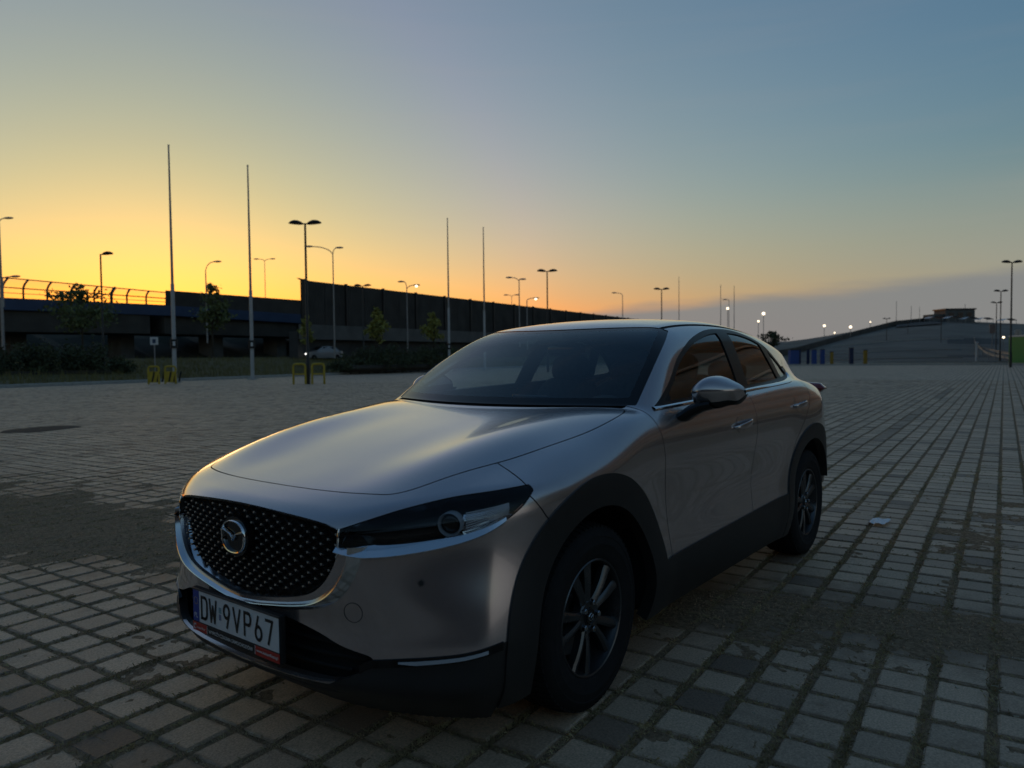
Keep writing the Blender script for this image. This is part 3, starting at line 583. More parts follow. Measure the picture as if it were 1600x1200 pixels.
def far_light(px, py, d, label, r=.3):
    """a far lit lamp on its own slim post"""
    b = at(px, py, d); g = empty('far_lamp', (b.x, b.y, 0)); tag(g, label, 'street lamp', 'far lit lamps')
    mb = MB(); mb.tube([(0, 0, -1), (0, 0, b.z)], .06, 6); mb.build('post', M_GALV, g)
    mb = MB(); r = r * .72; mb.lathe([(r * math.sin(q), r * math.cos(q)) for q in np.linspace(.05, math.pi - .05, 9)], 14, 'z', (0, 0, b.z)); mb.build('glowing_lamp', M_BULB, g, smooth=60)
for q in ((1137, 482, 150, 'far lit lamp over the rear of the car roof', .34), (1193, 490, 150, 'larger lit lamp above the rear window', .42), (1185, 502, 170, 'faint lit lamp just under the larger one by the rear window', .30), (1288, 509, 170, 'lit lamp at the start of the slope', .36), (1329, 511, 170, 'lit lamp above the slope, right of its start', .40), (1304, 520, 170, 'smallest lit lamp low between the two on the slope', .22), (1360, 503, 190, 'faint lit lamp near the top of the slope', .2), (1568, 527, 120, 'lit lamp low beside the green container', .24)): far_light(*q)
for (px, pt, d, lab) in ((1061, 433, 150, 'slim far mast left of its twin over the car roof'), (1126, 445, 150, 'slim far mast in the middle over the car roof'), (1147, 447, 152, 'slim far mast rightmost over the car roof')):
    b = on_ground(px, d); H = at(px, pt, d).z; mb = MB(); mb.tube([(0, 0, 0), (0, 0, H)], [.10, .05], 7); o = mb.build('far_mast', M_GALV); o.location = b; tag(o, lab, 'mast', 'slim masts behind the roof')
for (px, pt, d, lab) in ((1400, 470, 210, 'thin mast on the slope, left of the pair'), (1423, 478, 210, 'thin mast on the slope, in the middle'), (1436, 480, 212, 'thin mast on the slope, nearest the far building'), (1507, 475, 215, 'thin mast just behind the far grey building')):
    b = on_ground(px, d, 4.0); H = at(px, pt, d).z - 4; mb = MB(); mb.tube([(0, 0, -2), (0, 0, H)], [.10, .06], 6); o = mb.build('far_mast', M_GALV); o.location = b; tag(o, lab, 'mast', 'thin masts on the slope')
# ------------------------------------------------------------------ viaduct and noise walls, left
def quad_strip(mb, pts, z0, z1, th=.3):
    """vertical slab along ground points, z0/z1 per point"""
    for i in range(len(pts) - 1):
        a, b = Vector(pts[i]), Vector(pts[i + 1]); e = (b - a); e.z = 0; e.normalize(); nn = Vector((-e.y, e.x, 0)) * th / 2
        P = [(a - nn, z0[i]), (b - nn, z0[i + 1]), (b + nn, z0[i + 1]), (a + nn, z0[i])]; Q = [(a - nn, z1[i]), (b - nn, z1[i + 1]), (b + nn, z1[i + 1]), (a + nn, z1[i])]
        mb.add([(q.x, q.y, z) for q, z in P + Q], [(0, 1, 5, 4), (1, 2, 6, 5), (2, 3, 7, 6), (3, 0, 4, 7), (4, 5, 6, 7), (3, 2, 1, 0)])
via = empty('viaduct', on_ground(130, 80)); tag(via, 'dark road viaduct with a blue band and clear curved noise screen', 'viaduct'); vinv = -Vector(via.location)
def depth_via(px): return float(np.interp(px, [-250, 0, 270, 480, 700], [62, 73, 82, 95, 120]))
vp = [-250, -150, -60, 0, 70, 140, 210, 270, 340, 410, 480, 560]
gp = [on_ground(p, depth_via(p)) + Vector((vinv.x, vinv.y, 0)) for p in vp]
zz = lambda ys: [at(p, y, depth_via(p)).z for p, y in zip(vp, ys)]
ytop = np.interp(vp, [-250, 0, 270, 480, 560], [455, 466, 478, 492, 498]); ybot = ytop + np.interp(vp, [-250, 560], [20, 13]); ysof = ybot + np.interp(vp, [-250, 0, 270, 560], [42, 34, 28, 18])
mb = MB(); quad_strip(mb, gp, zz(ybot), zz(ytop), .5); mb.build('blue_band', M_BLUEB, via)
mb = MB(); quad_strip(mb, [g + kn * 4.5 for g in gp], zz(ysof), zz(ytop + 3), 8); mb.build('deck', M_WALLD, via)
for p in (20, 190, 330, 430):
    d = depth_via(p) + 4; b = on_ground(p, d); mb = MB(); mb.box((b.x + vinv.x, b.y + vinv.y, 2.6), (1.6, 2.4, 7), rz=math.atan2(kv.y, kv.x)); mb.build('pier', M_CONC, via)
# curved clear screen: hoops, rails and panes
ytt = lambda p: float(np.interp(p, [-250, 0, 270], [418, 432, 457]))
hoops = [-60, -22, 8, 40, 77, 114, 150, 177, 201, 231, 262]
def hoop_pts(p, n=9):
    d = depth_via(p); zb_ = at(p, float(np.interp(p, vp, ytop)), d).z; zt = at(p, ytt(p), d).z; b = on_ground(p, d) + Vector((vinv.x, vinv.y, 0)); out = []
    for u in np.linspace(0, 1, n): c = 1.5 * max(0, u - .45) ** 1.7 * 2.0; out.append(Vector((b.x, b.y, zb_ + (zt - zb_) * u ** (.96))) + kn * c * .8 + kv * c * .9)
    return out
HP = [hoop_pts(p) for p in hoops]
for k, h in enumerate(HP):
    mb = MB(); mb.tube([tuple(q) for q in h], .10 if k != 7 else .16, 6); mb.build('hoop', M_DPOLE, via, smooth=60)
for k in range(len(HP) - 1):
    mb = MB(); mb.grid([[tuple(q) for q in HP[k]], [tuple(q) for q in HP[k + 1]]]); mb.build('screen_pane', M_ACRYL, via, smooth=60)
for i, r in ((0, .07), (2, .035), (4, .06), (8, .06)):
    mb = MB(); mb.tube([tuple(h[i]) for h in HP], r, 5); mb.build('rail', M_DPOLE if i != 2 else M_GALV, via)
mb = MB(); pp = [262, 300, 350, 400, 440, 478]; gp2 = [on_ground(p, depth_via(p)) + Vector((vinv.x, vinv.y, 0)) for p in pp]
quad_strip(mb, gp2, [at(p, float(np.interp(p, vp, ytop)) + 1, depth_via(p)).z for p in pp], [at(p, float(np.interp(p, [262, 478], [454, 470])), depth_via(p)).z for p in pp], .25); mb.build('dark_screen', M_WALLD, via)
# dark bank under the viaduct
rows = []
for p in np.linspace(-260, 620, 24):
    d = depth_via(p) + 12; b = on_ground(p, d); rows.append([(b.x - kn.x * 10, b.y - kn.y * 10, 1.3), (b.x, b.y, 4.2 + .5 * math.sin(p * .05)), (b.x + kn.x * 14, b.y + kn.y * 14, 6.4)])
mb = MB(); mb.grid(rows); tag(mb.build('bank', mat('dark_bank', (.018, .022, .014), .95, noise=.4, nscale=.5)), kind='structure')
# long noise wall, receding to the right
nw = empty('noise_wall', on_ground(475, 75)); tag(nw, 'long dark ribbed noise wall receding behind the car from the viaduct', 'wall'); ninv = -Vector(nw.location)
A = on_ground(475, 75); B = on_ground(945, 147); nd = (B - A); LW = nd.length; nd.normalize(); nn = Vector((-nd.y, nd.x, 0))
if nn.dot(CAM - A) < 0: nn = -nn
zt0, zt1 = at(475, 438, 75).z, at(945, 493, 147).z
npan = 62; step = LW * 2.4 / npan
pan = None
for k in range(npan):
    s0 = k * step; z1 = zt0 + (zt1 - zt0) * min(s0 / LW, 1.3); p = A + nd * (s0 + step / 2) + ninv
    mb = MB(); zb_ = 4.4
    rows = []; nr_ = 9
    for j in range(nr_ * 2 + 1):
        u = (j / (nr_ * 2) - .5) * (step - .05); o_ = .06 if j % 2 else -.02; q = p + nd * u + nn * o_; zj = z1 + (zt1 - zt0) / LW * (u) * (1 if s0 < LW * 1.3 else 0); rows.append([(q.x, q.y, zb_), (q.x, q.y, zj)])
    mb.grid(rows); bk = [(q[0] - nn.x * .3, q[1] - nn.y * .3, q[2]) for q in (rows[0][0], rows[0][1], rows[-1][1], rows[-1][0])]; mb.add(bk, [(0, 1, 2, 3)]); mb.add([rows[0][1], rows[-1][1], bk[2], bk[1]], [(0, 1, 2, 3)])
    mb.build('panel', M_WALLD, nw)
    if k % 2 == 0:
        mb = MB(); q = A + nd * s0 + ninv + nn * .1; mb.box((q.x, q.y, (z1 + 3.5) / 2 + .05), (.22, .3, z1 - 3.4), rz=math.atan2(nd.y, nd.x)); mb.build('post', M_DPOLE, nw)
mb = MB(); quad_strip(mb, [A + nd * s + ninv + nn * .6 for s in (-1, LW * .5, LW, LW * 2.4)], [3.2] * 4, [4.7] * 4, .5); mb.build('parapet', M_CONC, nw)
mb = MB(); quad_strip(mb, [A + nd * s + ninv - nn * .4 for s in (-1, LW * .5, LW, LW * 2.4)], [-.5] * 4, [4.0] * 4, 1.2); mb.build('footing', mat('footing_concrete', (.05, .05, .05), .9, noise=.3, nscale=.5), nw)
q = A + ninv; mb = MB(); mb.add([(q.x, q.y, zt0), (q.x - nd.x * .5, q.y - nd.y * .5, zt0 + .18), (q.x + nd.x * 2, q.y + nd.y * 2, zt0 - .1), (q.x - nn.x * .3, q.y - nn.y * .3, zt0), (q.x - nd.x * .5 - nn.x * .3, q.y - nd.y * .5 - nn.y * .3, zt0 + .18), (q.x + nd.x * 2 - nn.x * .3, q.y + nd.y * 2 - nn.y * .3, zt0 - .1)], [(0, 1, 2), (3, 5, 4), (0, 3, 4, 1), (1, 4, 5, 2)]); mb.build('wall_tip', M_WALLD, nw)
# ------------------------------------------------------------------ trees and hedges
def leaf_cloud(n, cen, rad, size, seed, flat=.0, gap=.35):
    """leaf-sized faces spread through clumps inside an ellipsoid"""
    g = np.random.default_rng(seed); m = max(6, n // 60); c = g.normal(0, 1, (m, 3)); c /= np.linalg.norm(c, axis=1)[:, None]; c *= (g.random(m) ** .45)[:, None]
    c = c * np.array(rad) * .85; k = g.integers(0, m, n); p = c[k] + g.normal(0, 1, (n, 3)) * np.array(rad) * .20; p = p + np.array(cen)
    a = g.normal(0, 1, (n, 3)); a /= np.linalg.norm(a, axis=1)[:, None]; b = np.cross(a, g.normal(0, 1, (n, 3))); b /= np.linalg.norm(b, axis=1)[:, None] + 1e-9
    sz = size * (.5 + g.random(n))[:, None]; V = np.stack([p - a * sz, p + b * sz * .55, p + a * sz, p - b * sz * .55], 1).reshape(-1, 3)
    return V, np.arange(4 * n).reshape(-1, 4)
def tree(px, pyb, d, pyt, wpx, label, m_, n=1500, size=.16, seed=1, shape=1.0, name='young_tree', hang=False):
    b = at(px, pyb, d); zt = at(px, pyt, d).z; H = zt - b.z; W = wpx / F_PX * d / 2; t = empty(name, b); tag(t, label, 'tree', 'young trees by the road')
    g = random.Random(seed); tr = MB(); pts = [(0, 0, -.4), (.03, .02, H * .3), (-.04, .05, H * .6), (.05, 0, H * .93)]; tr.tube(pts, [.085, .07, .045, .012], 7)
    for k in range(9):
        z = H * (.32 + .058 * k); a = g.random() * 6.28; r = W * (.9 - .07 * k); tr.tube([(0, 0, z), (r * .5 * math.cos(a), r * .5 * math.sin(a), z + r * .25), (r * math.cos(a), r * math.sin(a), z + r * .35)], [.028, .018, .006], 5)
    tr.build('trunk', M_BARK, t, smooth=50)
    V = []; Q = []; o = 0
    for (zc, rr, rz_, k) in ((.42, .82, .17, .28), (.56, 1.0, .18, .32), (.71, .78, .16, .26), (.87, .36, .12, .12)):
        v, q = leaf_cloud(int(n * k), (0, 0, H * zc), (W * rr * shape, W * rr * shape, H * rz_), size, seed * 10 + int(zc * 100)); V.append(v); Q.append(q + o); o += len(v)
    mesh_np('crown', np.vstack(V), np.vstack(Q), m_, t, smooth=False)
    return t
tree(130, 552, 58, 436, 118, 'dark spreading tree in front of the viaduct at the far left', M_LEAFM, 2000, .14, 3)
tree(333, 548, 56, 440, 64, 'dark young tree with a thin top between the two left flagpoles', M_LEAFM, 1300, .13, 4)
tree(480, 552, 62, 490, 30, 'small yellow-green tree behind the twin-headed lamp', M_LEAFY, 900, .13, 5)
tree(588, 552, 64, 479, 40, 'yellow-green young tree above the middle hedge', M_LEAFY, 1300, .13, 6)
tree(678, 552, 68, 484, 34, 'yellow-green young tree left of the third flagpole', M_LEAFY, 1100, .13, 7)
tree(1208, 549, 140, 516, 46, 'small dark tree beyond the rear pillar of the car', M_LEAFD, 900, .22, 8)
def hedge(p0, p1, d0, d1, hpx, label, seed, depth=3.0, n=9000):
    A_, B_ = on_ground(p0, d0, .2), on_ground(p1, d1, .2); e = B_ - A_; Lh = e.length; e.normalize(); t = empty('hedge', (A_ + B_) / 2); tag(t, label, 'hedge', 'dark hedges along the lot'); g = np.random.default_rng(seed); c0 = (A_ + B_) / 2
    V = []; Q = []; o = 0; nb = max(6, int(Lh / .9))
    for k in range(nb):
        u = (k + .5) / nb - .5; hh = hpx / F_PX * (d0 + (d1 - d0) * (u + .5)) * (.86 + .22 * g.random()) * min(1, (1 - abs(2 * u) ** 3.5) + .35)
        pos = e * (u * Lh) + Vector((fh.x, fh.y, 0)) * (g.random() - .3) * depth
        v, q = leaf_cloud(n // nb, (pos.x, pos.y, hh * .46), (Lh / nb * 1.0, depth * .5, hh * .52), .085, seed * 100 + k); V.append(v); Q.append(q + o); o += len(v)
    V = np.vstack(V); V[:, 2] = np.maximum(V[:, 2], -.1); mesh_np('foliage', V, np.vstack(Q), M_LEAFD, t, smooth=False)
    mb = MB(); mb.box((0, 0, .25), (Lh * .9, depth * .6, .5), rz=math.atan2(e.y, e.x), bev=.2); mb.build('dark_core', M_BARK, t)
    for k in range(nb):
        q = e * (((k + .5) / nb - .5) * Lh); mb = MB(); mb.tube([(q.x, q.y, -.2), (q.x, q.y, .8)], [.03, .015], 5); mb.build('stem', M_BARK, t)
hedge(-120, 186, 41.5, 48, 56, 'long dark hedge at the left edge of the lot', 21, n=16000)
hedge(525, 716, 57, 68, 42, 'dark hedge behind the lot in front of the noise wall', 22, n=13000)
# ------------------------------------------------------------------ barriers, sign, passing car
def hoop_barrier(px, d, label, wid=1.0, hgt=1.0, solid=False):
    b = on_ground(px, d); t = empty('hoop_barrier', b, math.atan2(rh.y, rh.x)); tag(t, label, 'barrier', 'yellow barriers at the lamp and pole feet')
    for s_ in (-1, 1):
        c = s_ * (wid / 2 + .14); x0, x1 = c - wid / 2 * .92, c + wid / 2 * .92
        mb = MB(); mb.tube([(x0, 0, 0), (x0, 0, hgt - .12), (x0 + .035, 0, hgt - .035), (x0 + .12, 0, hgt), (x1 - .12, 0, hgt), (x1 - .035, 0, hgt - .035), (x1, 0, hgt - .12), (x1, 0, 0)], .055, 8); mb.build('hoop', M_YEL, t, smooth=60)
        if solid:
            mb = MB(); mb.box((c, 0, hgt * .40), (wid * .84, .05, hgt * .62)); mb.build('panel', M_YEL, t)
            for k in range(3):
                u = x0 + .16 + k * .27; mb = MB(); mb.add([(u, -.03, hgt * .12), (u + .10, -.03, hgt * .12), (u + .22, -.03, hgt * .69), (u + .12, -.03, hgt * .69)], [(0, 1, 2, 3)]); mb.add([(u, -.026, hgt * .12), (u + .10, -.026, hgt * .12), (u + .22, -.026, hgt * .69), (u + .12, -.026, hgt * .69)], [(3, 2, 1, 0)]); mb.build('black_stripe', M_BLK, t, fix=False)
        else:
            mb = MB(); mb.tube([(x0, 0, hgt * .5), (x1, 0, hgt * .5)], .04, 6); mb.build('cross_rail', M_YEL, t)
hoop_barrier(252.5, 39.8, 'yellow barrier with black stripes at the foot of the left flagpole', .62, .95, True)
hoop_barrier(482, 37.2, 'pair of plain yellow hoops around the twin-headed lamp', .66, 1.02)
b = on_ground(242, 44); t = empty('small_sign', b, math.atan2(rh.y, rh.x)); tag(t, 'small white sign on a post behind the striped yellow barrier', 'sign')
mb = MB(); mb.tube([(0, 0, -.1), (0, 0, 2.5)], .03, 7); mb.build('post', M_GALV, t)
mb = MB(); mb.box((0, -.03, 2.42), (.48, .02, .46), bev=.008); mb.build('sign_board', M_SIGN, t)
mb = MB(); mb.box((0, -.043, 2.41), (.20, .004, .24)); mb.build('pictogram', M_BLUEB, t)
# passing car with lit headlamps
pc = empty('passing_car', kpt(0, 0, 0)); p0 = on_ground(503, 76, 1.05); pc.location = p0; pc.rotation_euler = (0, 0, math.atan2(-rh.y, -rh.x) + .75); tag(pc, 'far pale car with lit headlamps passing behind the twin-headed lamp', 'car')
st = [(-2.1, .55, .78, .62), (-1.95, .35, .95, .78), (-1.6, .28, 1.0, .84), (-1.2, .25, 1.38, .84), (-.5, .25, 1.48, .86), (.2, .25, 1.44, .86), (.75, .25, 1.12, .86), (1.0, .25, .98, .86), (1.6, .27, .90, .84), (1.95, .30, .80, .76), (2.1, .42, .66, .60)]
rows = []
for (x, z0, z1, yw) in st:
    rows.append([(x, -yw * .96, z0), (x, -yw, (z0 + min(z1, .95)) / 2), (x, -yw * .96, min(z1, .95)), (x, -yw * .72 if z1 > 1 else -yw * .9, z1 - .02), (x, 0, z1), (x, yw * .72 if z1 > 1 else yw * .9, z1 - .02), (x, yw * .96, min(z1, .95)), (x, yw, (z0 + min(z1, .95)) / 2), (x, yw * .96, z0)])
mb = MB(); mb.grid(rows); mb.build('body', mat('white_car_paint', (.24, .24, .25), .3, coat=.8), pc, smooth=40)
for s_ in (-1, 1):
    mb = MB(); mb.add([(-1.1, s_ * .76, 1.0), (.55, s_ * .78, 1.0), (.15, s_ * .655, 1.38), (-1.0, s_ * .65, 1.36)], [(0, 1, 2, 3)]); mb.build('side_glass', M_GLOSS, pc)
    mb = MB(); mb.lathe([(.12 * math.sin(q), .10 * math.cos(q)) for q in np.linspace(.05, math.pi - .05, 7)], 10, 'x', (2.02, s_ * .55, .66)); mb.build('headlamp', M_LED, pc, smooth=60)
    for x in (-1.3, 1.3): mb = MB(); mb.lathe([(.05, -.1), (.28, -.1), (.31, -.06), (.31, .06), (.28, .1), (.05, .1)], 20, 'y', (x, s_ * .76, .30)); mb.build('wheel', M_RUBBER, pc, smooth=40)
mb = MB(); mb.add([(.80, -.66, 1.10), (.80, .66, 1.10), (.28, .56, 1.43), (.28, -.56, 1.43)], [(0, 1, 2, 3)]); mb.build('windscreen', M_GLOSS, pc)
# ------------------------------------------------------------------ far side of the lot, right
def kline(p0, p1, d0, d1, name, h, wd, m_):
    a, b = on_ground(p0, d0), on_ground(p1, d1); mb = MB(); e = (b - a).normalized(); L2 = (b - a).length; n_ = int(L2)
    for k in range(n_):
        c = a + e * (k + .5); mb.box((c.x, c.y, h / 2 - .05), (.985, wd, h + .1), rz=math.atan2(e.y, e.x))
    o = mb.build(name, m_); tag(o, kind='structure'); return o
kline(1060, 1700, 84, 66, 'kerb', .14, .3, M_KERB)
kline(1040, 1600, 96, 82, 'low_kerb', .16, .3, M_KERB)
# rising apron and slope behind it
rows = []
for d, y in ((88, None), (110, None), (140, None), (175, None), (215, None), (260, None)):
    r = []
    for p in np.linspace(1020, 1900, 30):
        ridge = float(np.interp(p, [1020, 1190, 1240, 1300, 1400, 1470, 1600, 1900], [545, 533, 531, 521, 503, 497, 503, 505])); f = sst(np.array(float(d)), 88., 235.); zr = at(p, ridge, 215).z
        b = on_ground(p, d); r.append((b.x, b.y, -.12 + float(f) * zr * (1 if d < 240 else .9)))
    rows.append(r)
mb = MB(); mb.grid(rows); tag(mb.build('slope', mat('slope_gravel', (.135, .125, .11), .95, noise=.35, nscale=.12), None, smooth=60), kind='structure')
def slope_z(p, d):
    ridge = float(np.interp(p, [1020, 1190, 1240, 1300, 1400, 1470, 1600, 1900], [545, 533, 531, 521, 503, 497, 503, 505])); return -.12 + float(sst(np.array(float(d)), 88., 235.)) * at(p, ridge, 215).z
# dark parapet up the left side of the slope
ramp = empty('ramp_parapet', on_ground(1300, 190)); tag(ramp, 'dark parapet wall climbing the left side of the far slope', 'wall'); ri = -Vector(ramp.location)
pp = [(1150, 100), (1200, 118), (1245, 138), (1290, 160), (1340, 182), (1400, 205), (1455, 220)]
for i in range(len(pp) - 1):
    a, b = (on_ground(p, d) + ri for p, d in pp[i:i + 2]); z0 = [slope_z(*q) - .4 for q in pp[i:i + 2]]; mb = MB(); quad_strip(mb, [a + (b - a) * .004, b - (b - a) * .004], z0, [z + 1.5 for z in z0], .4); mb.build('wall_segment', M_WALLD, ramp)
# dark road patches on the slope
for (p0, p1, d0, d1) in ((1480, 1560, 104, 150), (1400, 1470, 190, 212)):
    rows = [[(lambda b, z: (b.x, b.y, z + .05))(on_ground(p, d), slope_z(p, d)) for p in np.linspace(p0, p1, 6)] for d in np.linspace(d0, d1, 6)]
    mb = MB(); mb.grid(rows); tag(mb.build('asphalt_patch', M_ASPH), kind='structure')
bl = empty('far_building', Vector((0, 0, 0))); b = on_ground(1490, 214); bl.location = (b.x, b.y, slope_z(1490, 214) - .3); bl.rotation_euler = (0, 0, math.atan2(rh.y, rh.x)); tag(bl, 'flat-roofed dark grey building on the crest of the far slope', 'building')
mb = MB(); mb.box((0, 0, 1.6), (8.2, 6, 3.6)); mb.build('wall', M_CONC, bl)
mb = MB(); mb.box((0, 0, 3.55), (8.8, 6.6, .35)); mb.build('roof', M_DPOLE, bl)
for k in range(3): mb = MB(); mb.box((-2.6 + k * 2.6, -3.03, 1.9), (1.5, .08, 1.3)); mb.build('window', M_GLOSS, bl)
mb = MB(); mb.box((-5.6, .5, 1.0), (3.4, 5, 2.4)); mb.build('annex', M_CONC, bl)
for k, (p, lab) in enumerate(((1458, 'white low canopy left of the far building'), (1487, 'white low canopy in front of the far building'), (1513, 'white low canopy right of the far building'), (1536, 'white low canopy second right of the far building'), (1572, 'rightmost white low canopy on the crest'))):
    b = on_ground(p, 206); t = empty('canopy', (b.x, b.y, slope_z(p, 206)), math.atan2(rh.y, rh.x)); tag(t, lab, 'canopy', 'white canopies on the crest')
    rows = [[(x, y, .9 + .55 * (1 - (x / 2.0) ** 2) - .02 * abs(y)) for y in (-1.5, 0, 1.5)] for x in np.linspace(-2.0, 2.0, 9)]; mb = MB(); mb.grid(rows); mb.build('roof_sheet', M_SIGN, t, smooth=60)
    for sx in (-1.8, 1.8):
        for sy in (-1.3, 1.3): mb = MB(); mb.tube([(sx, sy, -.6), (sx, sy, .98)], .05, 6); mb.build('post', M_GALV, t)
# guard rails curving down on the right
for (pts, lab) in (([(1522, 527, 150), (1526, 540, 125), (1545, 546, 108), (1575, 552, 96), (1640, 560, 84)], 'upper pale guard rail curving down at the right'), ([(1524, 535, 130), (1540, 550, 104), (1570, 558, 90), (1640, 566, 78)], 'lower pale guard rail curving down at the right')):
    P = [at(*q) for q in pts]; P = [Vector(q) for q in crom([tuple(q) for q in P], 5)]; g = empty('guard_rail', (P[0].x, P[0].y, 0)); tag(g, lab, 'guard rail', 'guard rails at the right'); o_ = Vector((P[0].x, P[0].y, 0))
    mb = MB()
    rows = [[(q.x - o_.x, q.y - o_.y, q.z - .16), (q.x - o_.x - fh.x * .04, q.y - o_.y - fh.y * .04, q.z - .08), (q.x - o_.x, q.y - o_.y, q.z), (q.x - o_.x - fh.x * .04, q.y - o_.y - fh.y * .04, q.z + .08), (q.x - o_.x, q.y - o_.y, q.z + .16)] for q in P]; mb.grid(rows); mb.build('rail_beam', M_GALV, g, smooth=30)
    for q in P[::2]: mb = MB(); mb.tube([(q.x - o_.x, q.y - o_.y, -.3), (q.x - o_.x, q.y - o_.y, q.z + .1)], .06, 6); mb.build('post', M_GALV, g)
b = on_ground(1526, 88); mb = MB(); mb.tube([(0, 0, -.1), (0, 0, .8), (0, 0, 2.3)], [.16, .14, .12], 10); mb.tube([(0, 0, 2.28), (0, 0, 2.4)], [.2, .14], 10); o = mb.build('white_bollard', M_SIGN, smooth=40); o.location = b; tag(o, 'thick white post where the guard rails end', 'post')
for (d_, h_) in ((104, .14), (122, .14), (146, .16)):
    mb = MB()
    for p in np.arange(1262 + (d_ - 104) * .9, 1500, 6.2):
        a_, b_ = on_ground(p, d_), on_ground(p + 6, d_); c_ = (a_ + b_) / 2; mb.box((c_.x, c_.y, slope_z(p, d_) + h_ / 2), ((b_ - a_).length, .3, h_ + .3), rz=math.atan2(b_.y - a_.y, b_.x - a_.x))
    tag(mb.build('slope_kerb', M_KERB), kind='structure')
# bins and posts on the far kerb
def post_box(px, d, w_, h_, m_, label, cat='bollard', grp='posts and bins along the far kerb'):
    b = on_ground(px, d); t = empty('kerb_post', b, math.atan2(rh.y, rh.x)); tag(t, label, cat, grp)
    mb = MB(); mb.box((0, 0, h_ / 2), (w_, w_ * .8, h_), bev=.03); mb.build('post_body', m_, t)
    mb = MB(); mb.box((0, 0, h_ + .03), (w_ * 1.12, w_ * .9, .08), bev=.02); mb.build('cap', M_DPOLE, t)
M_BIN = mat('blue_plastic', (.02, .07, .28), .45); M_BIN2 = mat('dark_blue_plastic', (.012, .03, .09), .5); M_OCH = mat('ochre_paint', (.30, .20, .03), .6)
for q in ((1240, 80, .92, 1.62, M_BIN, 'widest blue bin, nearest the car', 'bin'), (1249.5, 82, .25, 1.7, M_BIN2, 'dark teal post right behind the widest blue bin'), (1262.5, 81, .28, 1.65, M_BIN2, 'dark blue post left of the two narrow blue bins'), (1272, 80, .46, 1.6, M_BIN, 'left of the two narrow blue bins', 'bin'), (1285, 80, .42, 1.62, M_BIN, 'right of the two narrow blue bins', 'bin'), (1299.5, 79, .3, 1.35, M_OCH, 'ochre post beside the narrow blue bins'), (1330, 79, .40, 1.75, M_BIN2, 'lone dark blue post between the ochre posts'), (1352, 78, .34, 1.5, M_OCH, 'ochre post farthest right on the kerb')): post_box(*q)
b = on_ground(1616, 74); t = empty('green_container', b, math.atan2(rh.y, rh.x)); tag(t, 'bright green container cut by the right edge', 'container'); M_GRN = mat('green_steel', (.02, .20, .045), .5)
mb = MB(); mb.box((0, 0, 1.4), (3.5, 2.4, 2.6)); mb.build('container_body', M_GRN, t)
mb = MB(); mb.box((0, 0, 2.78), (3.6, 2.5, .14)); mb.build('container_lid', M_SIGN, t)
for k in range(9): mb = MB(); mb.box((-1.6 + k * .4, -1.23, 1.4), (.12, .06, 2.5)); mb.build('corrugation', M_GRN, t)
mb = MB(); mb.box((-1.0, -1.27, 1.5), (.30, .02, .5)); mb.build('notice', M_SIGN, t)
b = on_ground(1590, 78); t = empty('road_sign', b, math.atan2(rh.y, rh.x)); tag(t, 'round pale road sign behind the green container', 'sign'); mb = MB(); mb.tube([(0, 0, 0), (0, 0, 3.4)], .04, 6); mb.build('post', M_GALV, t); mb = MB(); mb.lathe([(0, -.02), (.38, -.02), (.38, .02), (0, .02)], 24, 'y', (0, 0, 3.2)); mb.build('sign_disc', M_SIGN, t); mb = MB(); mb.box((0, 0, 2.4), (.5, .03, .35)); mb.build('sub_plate', M_BLUEB, t)
b = on_ground(1550, 110); t = empty('road_sign', b, math.atan2(rh.y, rh.x)); tag(t, 'grey rectangular board between the right lamps', 'sign'); mb = MB(); mb.tube([(0, 0, 0), (0, 0, 5.2)], .05, 6); mb.build('post', M_GALV, t); mb = MB(); mb.box((0, 0, 4.6), (.8, .05, 1.4)); mb.build('sign_board', M_GALV, t)
# ------------------------------------------------------------------ stadium to the right of the picture (seen mirrored in the car)
sc = Vector((CAM.x, CAM.y, 0)) + Vector((math.cos(R_(147)), math.sin(R_(147)), 0)) * 118; RS = 58; st = empty('stadium', sc); tag(st, 'round stadium with a tan membrane facade beyond the right edge of the view', 'stadium')
M_MEMB = mat('tan_membrane', (.33, .28, .21), .6, noise=.12, nscale=.15); M_RING = mat('steel_ring', (.55, .52, .46), .5)
def bulge(u): return RS + 2.2 * math.sin(u * math.pi * 4) * (1 if 0 < u < 1 else 0) + 1.5 * u
tt = np.linspace(0, 2 * math.pi, 97)[:-1]; HS = 27.
for k in range(4):
    rows = [[((RS + 1.2 * k * .5 + 2.4 * math.sin(math.pi * u)) * math.cos(a), (RS + 1.2 * k * .5 + 2.4 * math.sin(math.pi * u)) * math.sin(a), 2 + (k + u) * (HS - 2) / 4) for a in list(tt) + [tt[0]]] for u in np.linspace(0, 1, 7)]
    mb = MB(); mb.grid(rows); mb.build('facade_tier', M_MEMB, st, smooth=60)
for k in range(5):
    z = 2 + k * (HS - 2) / 4; r = RS + .6 * k + .25; mb = MB(); mb.tube([(r * math.cos(a), r * math.sin(a), z) for a in tt], .28, 6, closed=True); mb.build('steel_ring', M_RING, st, smooth=60)
mb = MB(); rows = [[(r * math.cos(a), r * math.sin(a), z) for a in list(tt) + [tt[0]]] for r, z in ((RS + 2, HS), (RS - 10, HS + 2), (RS - 30, HS + .5))]; mb.grid(rows); mb.build('roof', M_CONC, st, smooth=60)
mb = MB(); rows = [[(r * math.cos(a), r * math.sin(a), z) for a in list(tt) + [tt[0]]] for r, z in ((RS - 1, 0), (RS - 1, 2.2))]; mb.grid(rows); mb.build('plinth', M_CONC, st, smooth=60)

